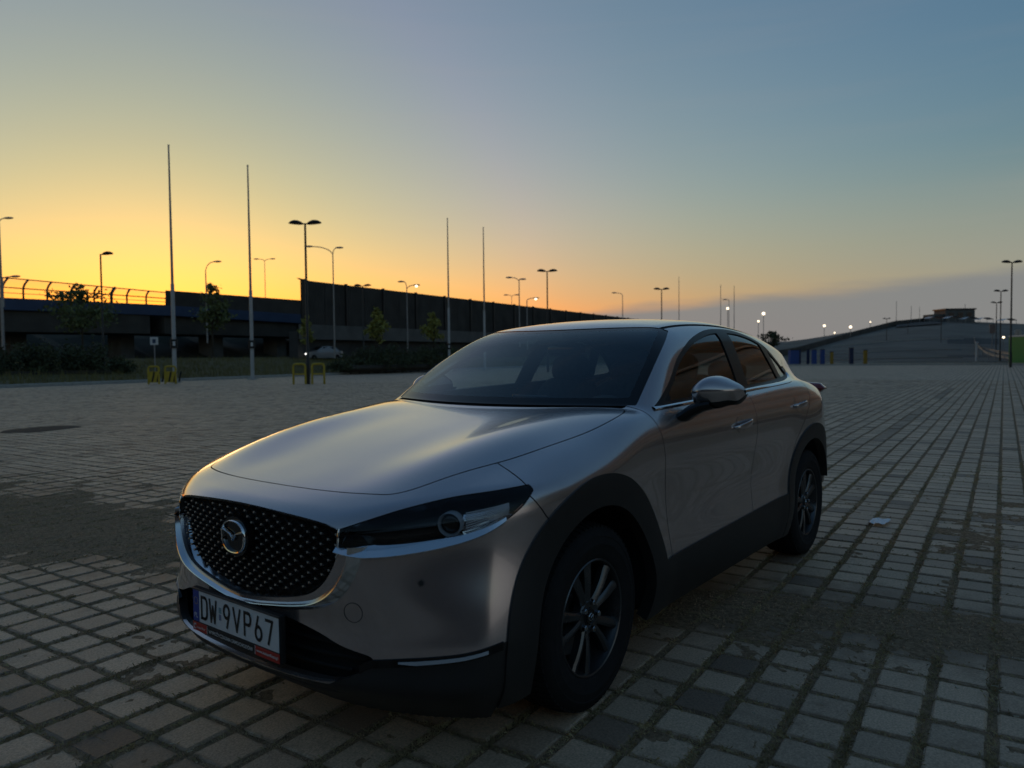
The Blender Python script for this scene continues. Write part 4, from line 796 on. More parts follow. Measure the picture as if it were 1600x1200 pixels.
# ------------------------------------------------------------------ long dark hall behind the photographer (seen only as a dark mirror image in the paint)
hp = Vector((CAM.x, CAM.y, 0)) + Vector((math.cos(R_(28)), math.sin(R_(28)), 0)) * 26; hall = empty('exhibition_hall', hp, R_(28)); tag(hall, 'long dark hall with tall window bays behind the photographer, out of view', 'building')
M_HALL = mat('dark_cladding', (.045, .043, .04), .8, noise=.2, nscale=.3)
mb = MB(); mb.box((8, 0, 5.6), (16, 92, 11.4)); mb.build('wall', M_HALL, hall)
mb = MB(); mb.box((7.6, 0, 11.5), (17.4, 93, .5)); mb.build('roof', M_DPOLE, hall)
for k in range(15):
    mb = MB(); mb.box((-.05, -42 + k * 6, 4.4), (.2, 4.2, 6.0)); mb.build('window', M_HALL, hall)
    mb = MB(); mb.box((-.22, -45 + k * 6, 5.5), (.4, .5, 11)); mb.build('pilaster', M_HALL, hall)
# ------------------------------------------------------------------ the car: one smooth body surface, trimmed into its panels
# car space: x forward, y to the car's left, z up, metres
_W = spl([-2.3, -2.0, -1.7, -1.33, -.9, -.3, .3, .8, 1.1, 1.33, 1.6, 1.8, 2.0, 2.3], [.79, .84, .872, .884, .878, .873, .872, .874, .882, .889, .889, .886, .88, .86], True)
_Sz = spl([.12, .2, .28, .38, .48, .58, .68, .78, .86, .93, 1.0, 1.06, 1.12, 1.2], [-.09, -.045, -.015, .004, .0, -.010, -.012, -.007, -.001, -.003, -.017, -.043, -.082, -.14], True)
_Fc = spl([.1, .2, .255, .30, .35, .41, .46, .55, .66, .76, .82, .87, .95], [2.03, 2.13, 2.205, 2.248, 2.248, 2.243, 2.238, 2.248, 2.26, 2.262, 2.25, 2.215, 2.11], True)
_Pu = spl([0, .2, .35, .465, .56, .65, .74, .80, .84, .87, .9, 1.0], [0, .008, .030, .062, .112, .178, .272, .350, .425, .51, .63, 1.2], True)
_Pl = spl([0, .2, .4, .6, .75, .83, .87, .9, .93, 1.0], [0, .006, .030, .098, .185, .255, .31, .38, .48, .8], True)
_Rc = spl([.1, .25, .4, .6, .8, .95, 1.05, 1.15, 1.25], [2.0, 2.10, 2.15, 2.155, 2.13, 2.10, 2.085, 2.05, 1.97], True)
_Pr = spl([0, .3, .5, .65, .75, .82, .87, .95], [0, .02, .055, .12, .21, .32, .44, .75], True)
HX = [-2.4, -2.1, -1.9, -1.6, -1.2, -.4, .3, .75, .95, 1.2, 1.45, 1.7, 1.85, 2.0, 2.1, 2.2, 2.35]
HY = [0, .15, .3, .42, .52, .62, .72, .80, .86, .92, 1.0]
HT = [[.96, .96, .96, .96, .95, .93, .90, .84, .78, .7, .6],
      [1.06, 1.06, 1.06, 1.06, 1.05, 1.035, .99, .925, .86, .79, .7],
      [1.11, 1.11, 1.11, 1.11, 1.105, 1.095, 1.065, 1.01, .945, .87, .77],
      [1.14, 1.14, 1.14, 1.14, 1.14, 1.138, 1.128, 1.095, 1.035, .965, .87],
      [1.14] * 7 + [1.13, 1.10, 1.05, .96],
      [1.12] * 7 + [1.115, 1.10, 1.06, .98],
      [1.10] * 7 + [1.095, 1.08, 1.03, .95],
      [1.088, 1.088, 1.088, 1.088, 1.087, 1.085, 1.081, 1.066, 1.025, .965, .87],
      [1.080, 1.080, 1.080, 1.081, 1.082, 1.081, 1.072, 1.046, 1.003, .945, .85],
      [1.050, 1.050, 1.051, 1.056, 1.061, 1.056, 1.030, .996, .955, .905, .82],
      [1.012, 1.012, 1.013, 1.022, 1.031, 1.022, .986, .953, .915, .87, .79],
      [.965, .965, .967, .977, .985, .970, .932, .903, .872, .83, .76],
      [.932, .932, .934, .942, .944, .927, .897, .872, .845, .81, .74],
      [.897, .897, .896, .897, .891, .872, .846, .826, .803, .77, .71],
      [.872, .871, .868, .862, .850, .830, .806, .786, .763, .73, .67],
      [.842, .840, .831, .815, .797, .774, .750, .73, .707, .67, .61],
      [.785, .782, .768, .745, .722, .695, .668, .645, .62, .58, .52]]
class Grid2:
    def __init__(s, xs, ys, T, st=.02):
        s.x0, s.y0, s.st = xs[0] - .1, -.12, st
        gx = np.arange(s.x0, xs[-1] + .2, st); gy = np.arange(s.y0, ys[-1] + .1, st)
        rows = []
        for r in T:   # symmetric about y = 0
            f = spl([-q for q in ys[:0:-1]] + list(ys), list(r[:0:-1]) + list(r)); rows.append(f(gy))
        rows = np.array(rows)
        s.G = np.stack([spl(xs, rows[:, j])(gx) for j in range(len(gy))], 1)
    def __call__(s, x, y):
        u = (x - s.x0) / s.st; v = (y - s.y0) / s.st
        i = np.clip(np.floor(u).astype(int), 1, s.G.shape[0] - 3); j = np.clip(np.floor(v).astype(int), 1, s.G.shape[1] - 3)
        u = np.clip(u - i, 0, 1); v = np.clip(v - j, 0, 1)
        def w4(t): return (-.5 * t + t * t - .5 * t ** 3, 1 - 2.5 * t * t + 1.5 * t ** 3, .5 * t + 2 * t * t - 1.5 * t ** 3, -.5 * t * t + .5 * t ** 3)
        a, b = w4(u), w4(v); r = 0
        for p in range(4):
            for q in range(4): r = r + a[p] * b[q] * s.G[i + p - 1, j + q - 1]
        return r
_H = Grid2(HX, HY, HT)
_Gb = spl([-2.1, -1.8, -1.5, -1.2, -.8, -.3, .3, .8, 1.1], [.55, .640, .700, .742, .775, .795, .802, .802, .80], True)
_Rf = spl([-2.0, -1.75, -1.5, -1.2, -.9, -.6, -.3, 0, .2, .34, .6], [1.330, 1.378, 1.428, 1.476, 1.508, 1.526, 1.528, 1.513, 1.490, 1.466, 1.40], True)
_Ws = spl([-.3, .1, .36, .55, .75, .97, 1.2], [1.76, 1.585, 1.462, 1.358, 1.238, 1.090, .935], True)
def smax(a, b, k):
    h = np.maximum(k - np.abs(a - b), 0) / k
    return np.maximum(a, b) + h * h * k * .25
def smin(a, b, k): return -smax(-a, -b, k)
def Yside(x, z):
    # wheel-arch swell and the soft hollow along the doors
    y = _W(x) + _Sz(z)
    for cx in (1.3275, -1.3275):
        r = np.sqrt((x - cx) ** 2 + (z - .335) ** 2)
        y = y + .010 * np.exp(-((r - .50) / .11) ** 2)
    y = y - .006 * np.exp(-((x + .1) / .55) ** 2) * np.exp(-((z - .66 - .06 * x) / .12) ** 2)
    return y
def Ffront(y, z):
    y = np.abs(y); t = sst(z, .42, .76)
    return _Fc(z) - (_Pu(y) * t + _Pl(y) * (1 - t))
def Fbody(x, y, z):
    ya = np.abs(y)
    fs = y_ = (ya - Yside(x, z)) * .97
    ft = (z - _H(x, ya)) * .93
    ff = (x - Ffront(ya, z)) * np.clip(1.0 - .55 * sst(ya, .45, .85), .4, 1)
    fr = (-x - (_Rc(z) - _Pr(ya))) * np.clip(1.0 - .45 * sst(ya, .5, .85), .4, 1)
    b = smax(fs, ft, .045)
    b = smax(b, ff, .05)
    return smax(b, fr, .06)
def Fgreen(x, y, z):
    ya = np.abs(y); dz = z - 1.08
    fs = (ya - (_Gb(x) - .38 * dz - .24 * np.maximum(dz, 0) ** 2)) * .90
    fr = (z - (_Rf(x) - .085 * ya ** 2 - .10 * ya ** 4)) * .97
    fw = (z - _Ws(x + .34 * ya ** 2)) * .84
    fb = (-x - (1.78 + (1.378 - z) * 1.05 - .35 * ya ** 2)) * .66
    g = smax(fr, fw, .05); g = smax(g, fs, .055 + .05 * sst(z, 1.25, 1.45))
    g = smax(g, fb, .06)
    return np.maximum(g, (.98 - z) * .8)
def Fcar(x, y, z): return smin(Fbody(x, y, z), Fgreen(x, y, z), .022 + .06 * sst(-x, .9, 1.7))
def fgrad(F, P, h):
    g = np.zeros_like(P)
    for k in range(3):
        a = P.copy(); b = P.copy(); a[:, k] += h; b[:, k] -= h
        g[:, k] = (F(a[:, 0], a[:, 1], a[:, 2]) - F(b[:, 0], b[:, 1], b[:, 2])) / (2 * h)
    return g
def surface_net(F, lo, hi, h):
    n = [int(round((hi[k] - lo[k]) / h / 4)) * 4 + 1 for k in range(3)]
    ax = [lo[k] + h * np.arange(n[k]) for k in range(3)]
    c = [a[::4] for a in ax]
    X, Y, Z = np.meshgrid(*c, indexing='ij'); fc = F(X.ravel(), Y.ravel(), Z.ravel()).reshape(X.shape)
    V = np.repeat(np.repeat(np.repeat(fc, 4, 0), 4, 1), 4, 2)[:n[0], :n[1], :n[2]].copy()
    near = np.abs(fc) < h * 4 * 2.6
    m = np.repeat(np.repeat(np.repeat(near, 4, 0), 4, 1), 4, 2)
    # a repeated sample covers [i, i+4); dilate by one coarse cell
    d = near.copy()
    for a in range(3):
        e = d.copy(); sl = [slice(None)] * 3; sr = [slice(None)] * 3; sl[a] = slice(1, None); sr[a] = slice(None, -1)
        e[tuple(sl)] |= d[tuple(sr)]; e[tuple(sr)] |= d[tuple(sl)]; d = e
    m = np.repeat(np.repeat(np.repeat(d, 4, 0), 4, 1), 4, 2)[:n[0], :n[1], :n[2]]
    I = np.argwhere(m); pts = np.array(lo) + I * h
    V[m] = F(pts[:, 0], pts[:, 1], pts[:, 2])
    s = V < 0
    cell = np.zeros((n[0] - 1, n[1] - 1, n[2] - 1), np.int8)
    for i in (0, 1):
        for j in (0, 1):
            for k in (0, 1): cell += s[i:n[0] - 1 + i, j:n[1] - 1 + j, k:n[2] - 1 + k]
    act = (cell > 0) & (cell < 8)
    idx = -np.ones(act.shape, np.int64); A = np.argwhere(act); idx[act] = np.arange(len(A))
    P = np.array(lo) + (A + .5) * h
    quads = []
    for a in range(3):
        b, c_ = (a + 1) % 3, (a + 2) % 3
        sl0 = [slice(1, -1)] * 3; sl0[a] = slice(0, -1); sl1 = list(sl0); sl1[a] = slice(1, None)
        s0, s1 = s[tuple(sl0)], s[tuple(sl1)]
        for flip, mk in ((0, s0 & ~s1), (1, ~s0 & s1)):
            E_ = np.argwhere(mk)
            if not len(E_): continue
            e = E_.copy(); e[:, b] += 1; e[:, c_] += 1
            q = []
            for (db, dc) in ((0, 0), (-1, 0), (-1, -1), (0, -1)):
                t = e.copy(); t[:, b] += db; t[:, c_] += dc; q.append(idx[t[:, 0], t[:, 1], t[:, 2]])
            q = np.stack(q, 1)
            quads.append(q[:, ::-1] if not flip else q)
    Q = np.vstack(quads); Q = Q[(Q >= 0).all(1)]
    for it in range(7):
        f = F(P[:, 0], P[:, 1], P[:, 2]); g = fgrad(F, P, .0015)
        st = f / np.maximum((g * g).sum(1), .05); st = np.clip(st[:, None] * g, -h, h); P = P - st
    N = fgrad(F, P, .003); N /= np.linalg.norm(N, axis=1)[:, None] + 1e-12
    T = np.vstack([Q[:, [0, 1, 2]], Q[:, [0, 2, 3]]])
    # orient with the field gradient
    fn = np.cross(P[T[:, 1]] - P[T[:, 0]], P[T[:, 2]] - P[T[:, 0]]); bad = (fn * N[T[:, 0]]).sum(1) < 0
    T[bad] = T[bad][:, ::-1]
    return P, N, T
class Srf:
    """triangle soup with shared vertices and smooth normals; cut() trims it along a scalar field"""
    def __init__(s, P, N, T): s.P, s.N, s.T = P, N, T
    def keep(s, f):
        """part where f < 0"""
        T = s.T; ins = f < 0; c = ins[T].sum(1); P, N = s.P, s.N; n0 = len(P)
        full = T[c == 3]; T1 = T[c == 1]; T2_ = T[c == 2]
        def roll(Q, want):   # bring the odd vertex to the front
            m = ins[Q] == want; k = m.argmax(1); r = np.arange(len(Q))
            return np.stack([Q[r, k], Q[r, (k + 1) % 3], Q[r, (k + 2) % 3]], 1)
        T1 = roll(T1, True); T2_ = roll(T2_, False)
        E_ = np.vstack([T1[:, [0, 1]], T1[:, [0, 2]], T2_[:, [0, 1]], T2_[:, [0, 2]]])
        k = np.sort(E_, 1); u, inv = np.unique(k[:, 0] * np.int64(n0) + k[:, 1], return_inverse=True); inv = inv.ravel()
        a, b = u // n0, u % n0
        t = np.clip(f[a] / np.where(f[a] == f[b], 1, f[a] - f[b]), 1e-4, 1 - 1e-4)[:, None]
        nP = P[a] * (1 - t) + P[b] * t; nN = N[a] * (1 - t) + N[b] * t; nN /= np.linalg.norm(nN, axis=1)[:, None] + 1e-12
        n1, n2 = len(T1), len(T2_); i1, i2, i3, i4 = (n0 + q for q in np.split(inv, [n1, 2 * n1, 2 * n1 + n2]))
        out = np.vstack([np.stack([T1[:, 0], i1, i2], 1), np.stack([i3, T2_[:, 1], T2_[:, 2]], 1), np.stack([i3, T2_[:, 2], i4], 1)])
        P2 = np.vstack([P, nP]); N2 = np.vstack([N, nN]); T2 = np.vstack([full, out])
        u, inv = np.unique(T2, return_inverse=True)
        return Srf(P2[u], N2[u], inv.reshape(-1, 3))
    def split(s, f, gap=0.0):
        v = f(s.P); return s.keep(v + gap), s.keep(-v + gap)
    def offset(s, d): return Srf(s.P + s.N * d, s.N, s.T)
    def mirror(s):
        q = np.array([1, -1, 1.]); return Srf(s.P * q, s.N * q, s.T[:, ::-1])
    def both(s):
        m = s.mirror(); n = len(s.P)
        P = np.vstack([s.P, m.P]); T = np.vstack([s.T, m.T + n]); N = np.vstack([s.N, m.N])
        c = np.abs(P[:, 1]) < 1e-5; P[c, 1] = 0
        k = np.arange(len(P)); ci = np.where(c)[0]
        keyd = {}
        for i in ci:
            kk = (round(P[i, 0], 5), round(P[i, 2], 5)); k[i] = keyd.setdefault(kk, i)
            N[i, 1] = 0
        T = k[T]; T = T[(T[:, 0] != T[:, 1]) & (T[:, 1] != T[:, 2]) & (T[:, 0] != T[:, 2])]
        u, inv = np.unique(T, return_inverse=True)
        return Srf(P[u], N[u], inv.reshape(-1, 3))
    def border(s):
        E_ = np.vstack([s.T[:, [0, 1]], s.T[:, [1, 2]], s.T[:, [2, 0]]])
        k = np.sort(E_, 1); _, inv, cnt = np.unique(k, axis=0, return_inverse=True, return_counts=True)
        return E_[cnt[inv.ravel()] == 1]
    def build(s, name, mat_, parent, edge=.012, lip=None):
        P, N, T = s.P, s.N, s.T
        if edge:
            B = s.border()
            if len(B):
                a, b = P[B[:, 0]], P[B[:, 1]]; na, nb = N[B[:, 0]], N[B[:, 1]]
                en = np.cross(b - a, na); en /= np.linalg.norm(en, axis=1)[:, None] + 1e-12
                n = len(P); m = len(B); q = np.arange(m)
                P = np.vstack([P, a, b, b - nb * edge, a - na * edge]); N = np.vstack([N, en, en, en, en])
                T = np.vstack([T, np.stack([n + q, n + 3 * m + q, n + 2 * m + q], 1), np.stack([n + q, n + 2 * m + q, n + m + q], 1)])
        return mesh_np(name, P, T, mat_, parent, N)
HRES = .0125
# ------------------------------------------------------------------ car materials
def paint_mat():
    m, nt, b = nodes('silver_beige_metallic_paint'); L = nt.links
    b.inputs['Metallic'].default_value = .86; b.inputs['Roughness'].default_value = .22
    b.inputs['Coat Weight'].default_value = 1.0; b.inputs['Coat Roughness'].default_value = .02; b.inputs['Coat IOR'].default_value = 1.5
    tc = nt.nodes.new('ShaderNodeTexCoord'); n = nt.nodes.new('ShaderNodeTexNoise'); n.inputs['Scale'].default_value = 900; n.inputs['Detail'].default_value = 1
    L.new(tc.outputs['Object'], n.inputs['Vector'])
    r = nt.nodes.new('ShaderNodeValToRGB'); r.color_ramp.elements[0].position = .35; r.color_ramp.elements[1].position = .65
    r.color_ramp.elements[0].color = (.49, .435, .435, 1); r.color_ramp.elements[1].color = (.60, .54, .54, 1)
    L.new(n.outputs['Fac'], r.inputs['Fac']); L.new(r.outputs['Color'], b.inputs['Base Color'])
    d = nt.nodes.new('ShaderNodeTexNoise'); d.inputs['Scale'].default_value = 3; d.inputs['Detail'].default_value = 8
    L.new(tc.outputs['Object'], d.inputs['Vector'])
    q = nt.nodes.new('ShaderNodeMapRange'); q.inputs['From Min'].default_value = .35; q.inputs['From Max'].default_value = .75; q.inputs['To Min'].default_value = .015; q.inputs['To Max'].default_value = .07
    L.new(d.outputs['Fac'], q.inputs['Value']); L.new(q.outputs['Result'], b.inputs['Coat Roughness'])
    return m
M_PAINT = paint_mat()
M_CLAD = mat('grained_black_plastic', (.030, .027, .026), .45, spec=.4, bump=.12, bscale=700, noise=.12, nscale=6)
M_SOFT = mat('matt_black', (.012, .012, .013), .75, noise=.1)
M_CHROME = mat('chrome', (.82, .83, .85), .045, metal=1.0, rvar=.02, nscale=8)
M_DCHROME = mat('dark_chrome', (.42, .43, .45), .10, metal=1.0)
M_RIM = mat('grey_alloy', (.115, .118, .125), .30, metal=.85, rvar=.06, nscale=9)
M_RIMD = mat('dark_alloy', (.05, .05, .055), .4, metal=.7)
M_GLASS = glass_mat('windscreen_glass', (.80, .90, .90), 1.75, (.90, .98, 1.0))
M_TINT = glass_mat('tinted_side_glass', (.62, .66, .63), 1.8)
M_PRIV = glass_mat('dark_rear_glass', (.42, .45, .43), 1.8)
M_LENS = glass_mat('headlamp_lens', (.93, .95, .96), 1.35)
M_SEAT = mat('dark_seat_fabric', (.035, .035, .038), .85, noise=.25, nscale=30, bump=.2, bscale=300)
M_DASH = mat('dark_dashboard', (.035, .035, .038), .6, bump=.1, bscale=400)
M_TRIM = mat('headliner_grey', (.20, .20, .19), .9)
M_WHITE = mat('plate_white', (.72, .73, .74), .4, noise=.05, nscale=30)
M_BLUE = mat('plate_blue', (.02, .05, .32), .4)
M_RED = mat('plate_red', (.48, .03, .02), .4)
M_INK = mat('plate_black', (.012, .012, .013), .45)
M_PRINT = mat('plate_print_white', (.75, .75, .74), .5)
M_WING = mat('satin_chrome', (.72, .74, .78), .15, metal=1.0)
M_RINGW = mat('lamp_ring', (.27, .285, .31), .25, spec=.6)
M_GUIDE = mat('clear_light_guide', (.50, .47, .47), .2, spec=.7)
M_STRIP = mat('pale_light_strip', (.42, .43, .45), .25, spec=.6)
M_STUD = mat('grille_stud', (.15, .15, .155), .35, metal=.9)
M_REFL = mat('lamp_reflector', (.7, .7, .72), .12, metal=1.0)
M_AMBER = mat('lamp_amber', (.55, .16, .08), .2, coat=.5)
M_TAIL = mat('tail_lamp_red', (.22, .012, .012), .08, coat=1.0)
M_DISC = mat('brake_disc', (.22, .21, .20), .38, metal=.9, noise=.2, nscale=20)
# ------------------------------------------------------------------ master surface and outlines
_P, _N, _T = surface_net(Fcar, (-2.3, -.05, .16), (2.4, 1.0, 1.6), HRES)
MS = Srf(_P, _N, _T)
_c = MS.P[:, 1] < .0; MS = MS.keep(-MS.P[:, 1] + 1e-9)
MS.P[np.abs(MS.P[:, 1]) < 1e-4, 1] = 0
car = empty('parked_car', (0, 0, 0))
tag(car, 'silver-beige compact crossover with black wheel-arch cladding parked on the pavers', 'car')
X, Y, Z = 0, 1, 2
GAP = .0024
DLO = np.vstack([crom([(.745, 1.078), (.62, 1.135), (.49, 1.198), (.323, 1.293), (.13, 1.368), (-.035, 1.411), (-.245, 1.446), (-.45, 1.459), (-.72, 1.456), (-.96, 1.424), (-1.15, 1.366), (-1.29, 1.292), (-1.385, 1.225), (-1.425, 1.185), (-1.40, 1.158), (-1.28, 1.141), (-1.0, 1.128), (-.42, 1.112), (.3, 1.090)], 5)])
def fDLO(P): return np.where(P[:, Y] > .5, sdpoly(DLO, P[:, X], P[:, Z]), np.maximum(sdpoly(DLO, P[:, X], P[:, Z]), .02))
yy = np.linspace(0, .735, 14)
WSP = np.vstack([np.stack([.965 - .34 * yy ** 2, yy], 1), crom([(.79, .738), (.55, .700), (.33, .648), (.17, .592)], 5)[1:], np.stack([.345 - .5 * yy[::-1] ** 2, yy[::-1]], 1)[3:], [[.345, -.2], [.965, -.2]]])
WSP = np.array([q for q in WSP if not (q[1] > .595 and q[0] < .16)])
def fWS(P): return np.where(P[:, Z] > 1.03, sdpoly(WSP, P[:, X], P[:, Y]), 1.)
HOODL = crom([(2.100, -.12), (2.102, 0), (2.100, .12), (2.092, .25), (2.076, .38), (2.055, .47), (2.030, .532), (1.975, .578), (1.87, .626), (1.75, .668), (1.6, .705), (1.4, .735), (1.2, .753), (1.05, .758), (.95, .752), (.88, .735), (.835, .70)], 5)
yr = np.linspace(.66, -.1, 12)
HOODP = np.vstack([HOODL, np.stack([.992 - .34 * yr ** 2, yr], 1), [[.99, -.2], [2.1, -.2]]])
def fHOOD(P): return np.where((P[:, Z] > .8) & (P[:, X] > .7), sdpoly(HOODP, P[:, X], P[:, Y]), 1.)
GRI = crom([(.0, .823), (.12, .821), (.25, .815), (.36, .806), (.42, .798)], 4)
GRI = np.vstack([GRI, crom([(.468, .786), (.470, .722), (.452, .665), (.415, .612), (.365, .576), (.29, .553), (.19, .534), (.09, .519), (0, .512)], 5)])
GRIP = np.vstack([GRI, GRI[::-1] * [-1, 1]])
def fGRI(P): return np.where(P[:, X] > 1.9, sdpoly(GRIP, P[:, Y], P[:, Z]), 1.)
LOW = np.vstack([crom([(0, .488), (.25, .478), (.38, .455), (.47, .425), (.56, .405)], 5), crom([(.585, .396), (.56, .372), (.50, .330), (.43, .308), (.3, .298), (0, .293)], 5)])
LOWP = np.vstack([LOW, LOW[::-1] * [-1, 1]])
def fLOW(P): return np.where(P[:, X] > 1.9, sdpoly(LOWP, P[:, Y], P[:, Z]), 1.)
HLT = crom([(-1.735, .783), (-1.584, .817), (-1.43, .846), (-1.217, .872), (-1.0, .884), (-.86, .890)], 5)
HLB = crom([(-.845, .875), (-.875, .853), (-.915, .828), (-1.01, .790), (-1.117, .760), (-1.244, .737), (-1.43, .718), (-1.585, .708), (-1.665, .711), (-1.735, .722)], 5)
HLP = np.vstack([HLT, HLB])
def SS(P): return P[:, Y] - P[:, X]
def fHL(P): return np.where((P[:, X] > 1.4) & (P[:, Y] > .3), sdpoly(HLP, SS(P), P[:, Z]), 1.)
def circ(cx, r, cz=.335, ex=1.0): return lambda P: np.sqrt(((P[:, X] - cx) / ex) ** 2 + (P[:, Z] - cz) ** 2) - r
fAF, fAR = circ(1.3275, .428), circ(-1.3275, .428)
def fARCH(P): return np.where(P[:, Y] > .45, np.minimum(fAF(P), fAR(P)), 1.)
def fCLADF(P): return np.where(P[:, Y] > .5, np.sqrt(((P[:, X] - 1.3275) / (1 + .03 * np.clip(P[:, X] - 1.3275, -.1, 1) / .5)) ** 2 + (P[:, Z] - .335) ** 2) - .546, 1.)
def fCLADR(P): return np.where(P[:, Y] > .5, circ(-1.3275, .528)(P), 1.)
def fSILL(P): return np.where((P[:, Y] > .5) & (np.abs(P[:, X]) < 1.3), P[:, Z] - (.462 - .022 * P[:, X]), 1.)
VALL = np.array([(-2.6, .27), (-1.78, .30), (-1.60, .388), (-1.45, .400), (-1.2, .415), (-1.06, .430), (-.9, .445), (-.2, .46)])
def fVAL(P):   # lower front valance, below the silver bumper
    return np.where(P[:, X] > 1.45, P[:, Z] - np.interp(SS(P), VALL[:, 0], VALL[:, 1]), 1.)
FSPL = [(1.665, 1.05), (1.685, .93), (1.705, .888), (1.728, .868), (1.67, .79), (1.55, .66)]
def fSPL(P): return -sdline(FSPL, P[:, X], P[:, Z])      # negative ahead of the line
FD1 = [(.805, 1.12), (.80, 1.06), (.792, .97), (.772, .83), (.742, .6), (.722, .40)]
BD = [(-.375, 1.15), (-.335, .9), (-.275, .60), (-.262, .42)]
RD = crom([(-1.44, 1.16), (-1.405, 1.10), (-1.33, 1.02), (-1.20, .935), (-1.03, .82), (-.92, .69), (-.875, .56), (-.865, .42)], 4)
# ------------------------------------------------------------------ trimming
R0 = MS.keep(-fARCH(MS.P))
WIN, R0 = R0.split(fDLO)
WSH, R0 = R0.split(fWS)
HOOD, R0 = R0.split(fHOOD, GAP)
_, R0 = R0.split(fGRI)
_, R0 = R0.split(fLOW)
HLENS, R0 = R0.split(fHL, .0015)
fCL = lambda P: np.minimum(np.minimum(fCLADF(P), fCLADR(P)), fSILL(P))
CLAD, R0 = R0.split(fCL)
VAL, R0 = R0.split(fVAL)
CFR, CLAD = CLAD.split(lambda P: np.minimum(fCLADF(P), 10), .0)
CRE, CSI = CLAD.split(lambda P: np.minimum(fCLADR(P), 10), .0)
CSI = CSI.keep(np.abs(CSI.P[:, 0] + .0) - .99)
CFR, CRE, CSI = (q.keep(.215 + np.where(q.P[:, 0] < -1.35, .245, 0) * 1.0 - q.P[:, 2]) for q in (CFR, CRE, CSI))
# cowl strip between bonnet and windscreen
fCOW = lambda P: np.where((P[:, Z] > 1.03) & (P[:, X] > .6), np.maximum(np.abs(P[:, X] + .34 * P[:, Y] ** 2 - .978) - .0175, P[:, Y] - .70), 1.)
COWL, R0 = R0.split(fCOW)
BUMP, R0 = R0.split(lambda P: np.where(P[:, X] > 1.0, fSPL(P), 1.), GAP)
R0, REAR = R0.split(lambda P: -1.86 - P[:, X] + .12 * np.clip(P[:, Z] - 1.0, 0, 1) , GAP)
fRTOP = lambda P: np.where(P[:, Z] > 1.3, P[:, Y] - (.560 - .02 * np.clip(-P[:, X], 0, 3) ** 2), 1.)
ROOF, R0 = R0.split(lambda P: fRTOP(P) + .011)
DITCH, R0 = R0.split(lambda P: fRTOP(P) - .011)
low = lambda P: P[:, Z] - 1.17
FEND, R0 = R0.split(lambda P: np.maximum(np.maximum(-sdline(FD1, P[:, X], P[:, Z]) * -1 * -1, 0 * P[:, 0] - 9), np.where(P[:, Z] > 1.12, 1., -9.)), GAP)
belt = lambda P: -sdpoly(DLO, P[:, X], P[:, Z])
inD = lambda P: np.maximum(np.maximum(sdline(FD1, P[:, X], P[:, Z]), -sdline(RD, P[:, X], P[:, Z])), np.where(P[:, Z] > 1.155, 1., -9.))
DOORS, R0 = R0.split(inD, GAP)
DF, DR = DOORS.split(lambda P: -sdline(BD, P[:, X], P[:, Z]), GAP)
SIDE = R0
print('trim', [len(q.T) for q in (WIN, WSH, HOOD, HLENS, CFR, CRE, CSI, VAL, COWL, BUMP, REAR, ROOF, DITCH, FEND, DF, DR, SIDE)])
def pair(srf, name, m, parent=car, **k):
    a = srf.build(name, m, parent, **k); b = srf.mirror().build(name, m, parent, **k); return a, b
bonnet = HOOD.both().build('bonnet', M_PAINT, car)
roof = ROOF.both().build('roof', M_PAINT, car)
pair(DITCH.offset(-.004), 'roof_moulding', M_SOFT)
bumper = BUMP.both().build('front_bumper', M_PAINT, car)
pair(FEND, 'front_wing', M_PAINT)
fdoors = pair(DF, 'front_door', M_PAINT)
rdoors = pair(DR, 'rear_door', M_PAINT)
REAR = REAR.keep(.39 - REAR.P[:, 2]); SIDE = SIDE.keep(np.where(SIDE.P[:, 0] < -1.4, .40, 0.) - SIDE.P[:, 2])
pair(SIDE, 'side_frame', M_PAINT)
RWIN, REAR = REAR.split(lambda P: np.where(P[:, X] < -1.7, sdpoly([(-.1, 1.335), (.47, 1.325), (.53, 1.28), (.585, 1.16), (.56, 1.125), (-.1, 1.12)], P[:, Y], P[:, Z]), 1.), .001)
rw = RWIN.both().offset(-.004).build('rear_window', M_PRIV, car, edge=.004)
tail = REAR.both().build('tailgate', M_PAINT, car)
cowl = COWL.both().offset(-.012).build('cowl_panel', M_SOFT, car)
valance = VAL.both().build('lower_valance', M_CLAD, car, edge=.03)
pair(CFR.offset(.007), 'wheel_arch_trim', M_CLAD, edge=.05)
pair(CRE.offset(.007), 'wheel_arch_trim', M_CLAD, edge=.05)
pair(CSI.offset(.006), 'sill_trim', M_CLAD, edge=.03)
# windscreen: black band all round, clear glass inside it
GL, BAND = WSH.split(lambda P: fWS(P) + .045)
ws = GL.both().offset(-.003).build('windscreen', M_GLASS, car, edge=0)
BAND.both().offset(-.003).build('windscreen_band', M_GLOSS, ws, edge=.006)
# side windows
FR, IN = WIN.split(lambda P: -(fDLO(P) + .024))
M_SURR = mat('window_surround_black', (.010, .010, .011), .38, spec=.3)
pair(FR, 'window_surround', M_SURR, edge=.01)
def band(a, b): return lambda P: np.maximum(a(P), b(P))
pB = lambda P: sdpoly([(-.285, 1.0), (-.40, 1.5), (-.575, 1.5), (-.43, 1.0)], P[:, X], P[:, Z])
pC = lambda P: sdpoly([(-1.155, 1.0), (-1.02, 1.5), (-1.13, 1.5), (-1.245, 1.0)], P[:, X], P[:, Z])
pA = lambda P: sdpoly([(.55, 1.0), (.565, 1.4), (1.0, 1.4), (1.0, 1.0)], P[:, X], P[:, Z])
PB_, IN = IN.split(pB); PC_, IN = IN.split(pC); PA_, IN = IN.split(pA)
pair(PB_, 'pillar_trim', M_SURR); pair(PC_, 'pillar_trim', M_SURR); pair(PA_, 'mirror_sail', M_SOFT)
W1, IN = IN.split(lambda P: -.35 - P[:, X]); W2, W3 = IN.split(lambda P: -1.15 - P[:, X])
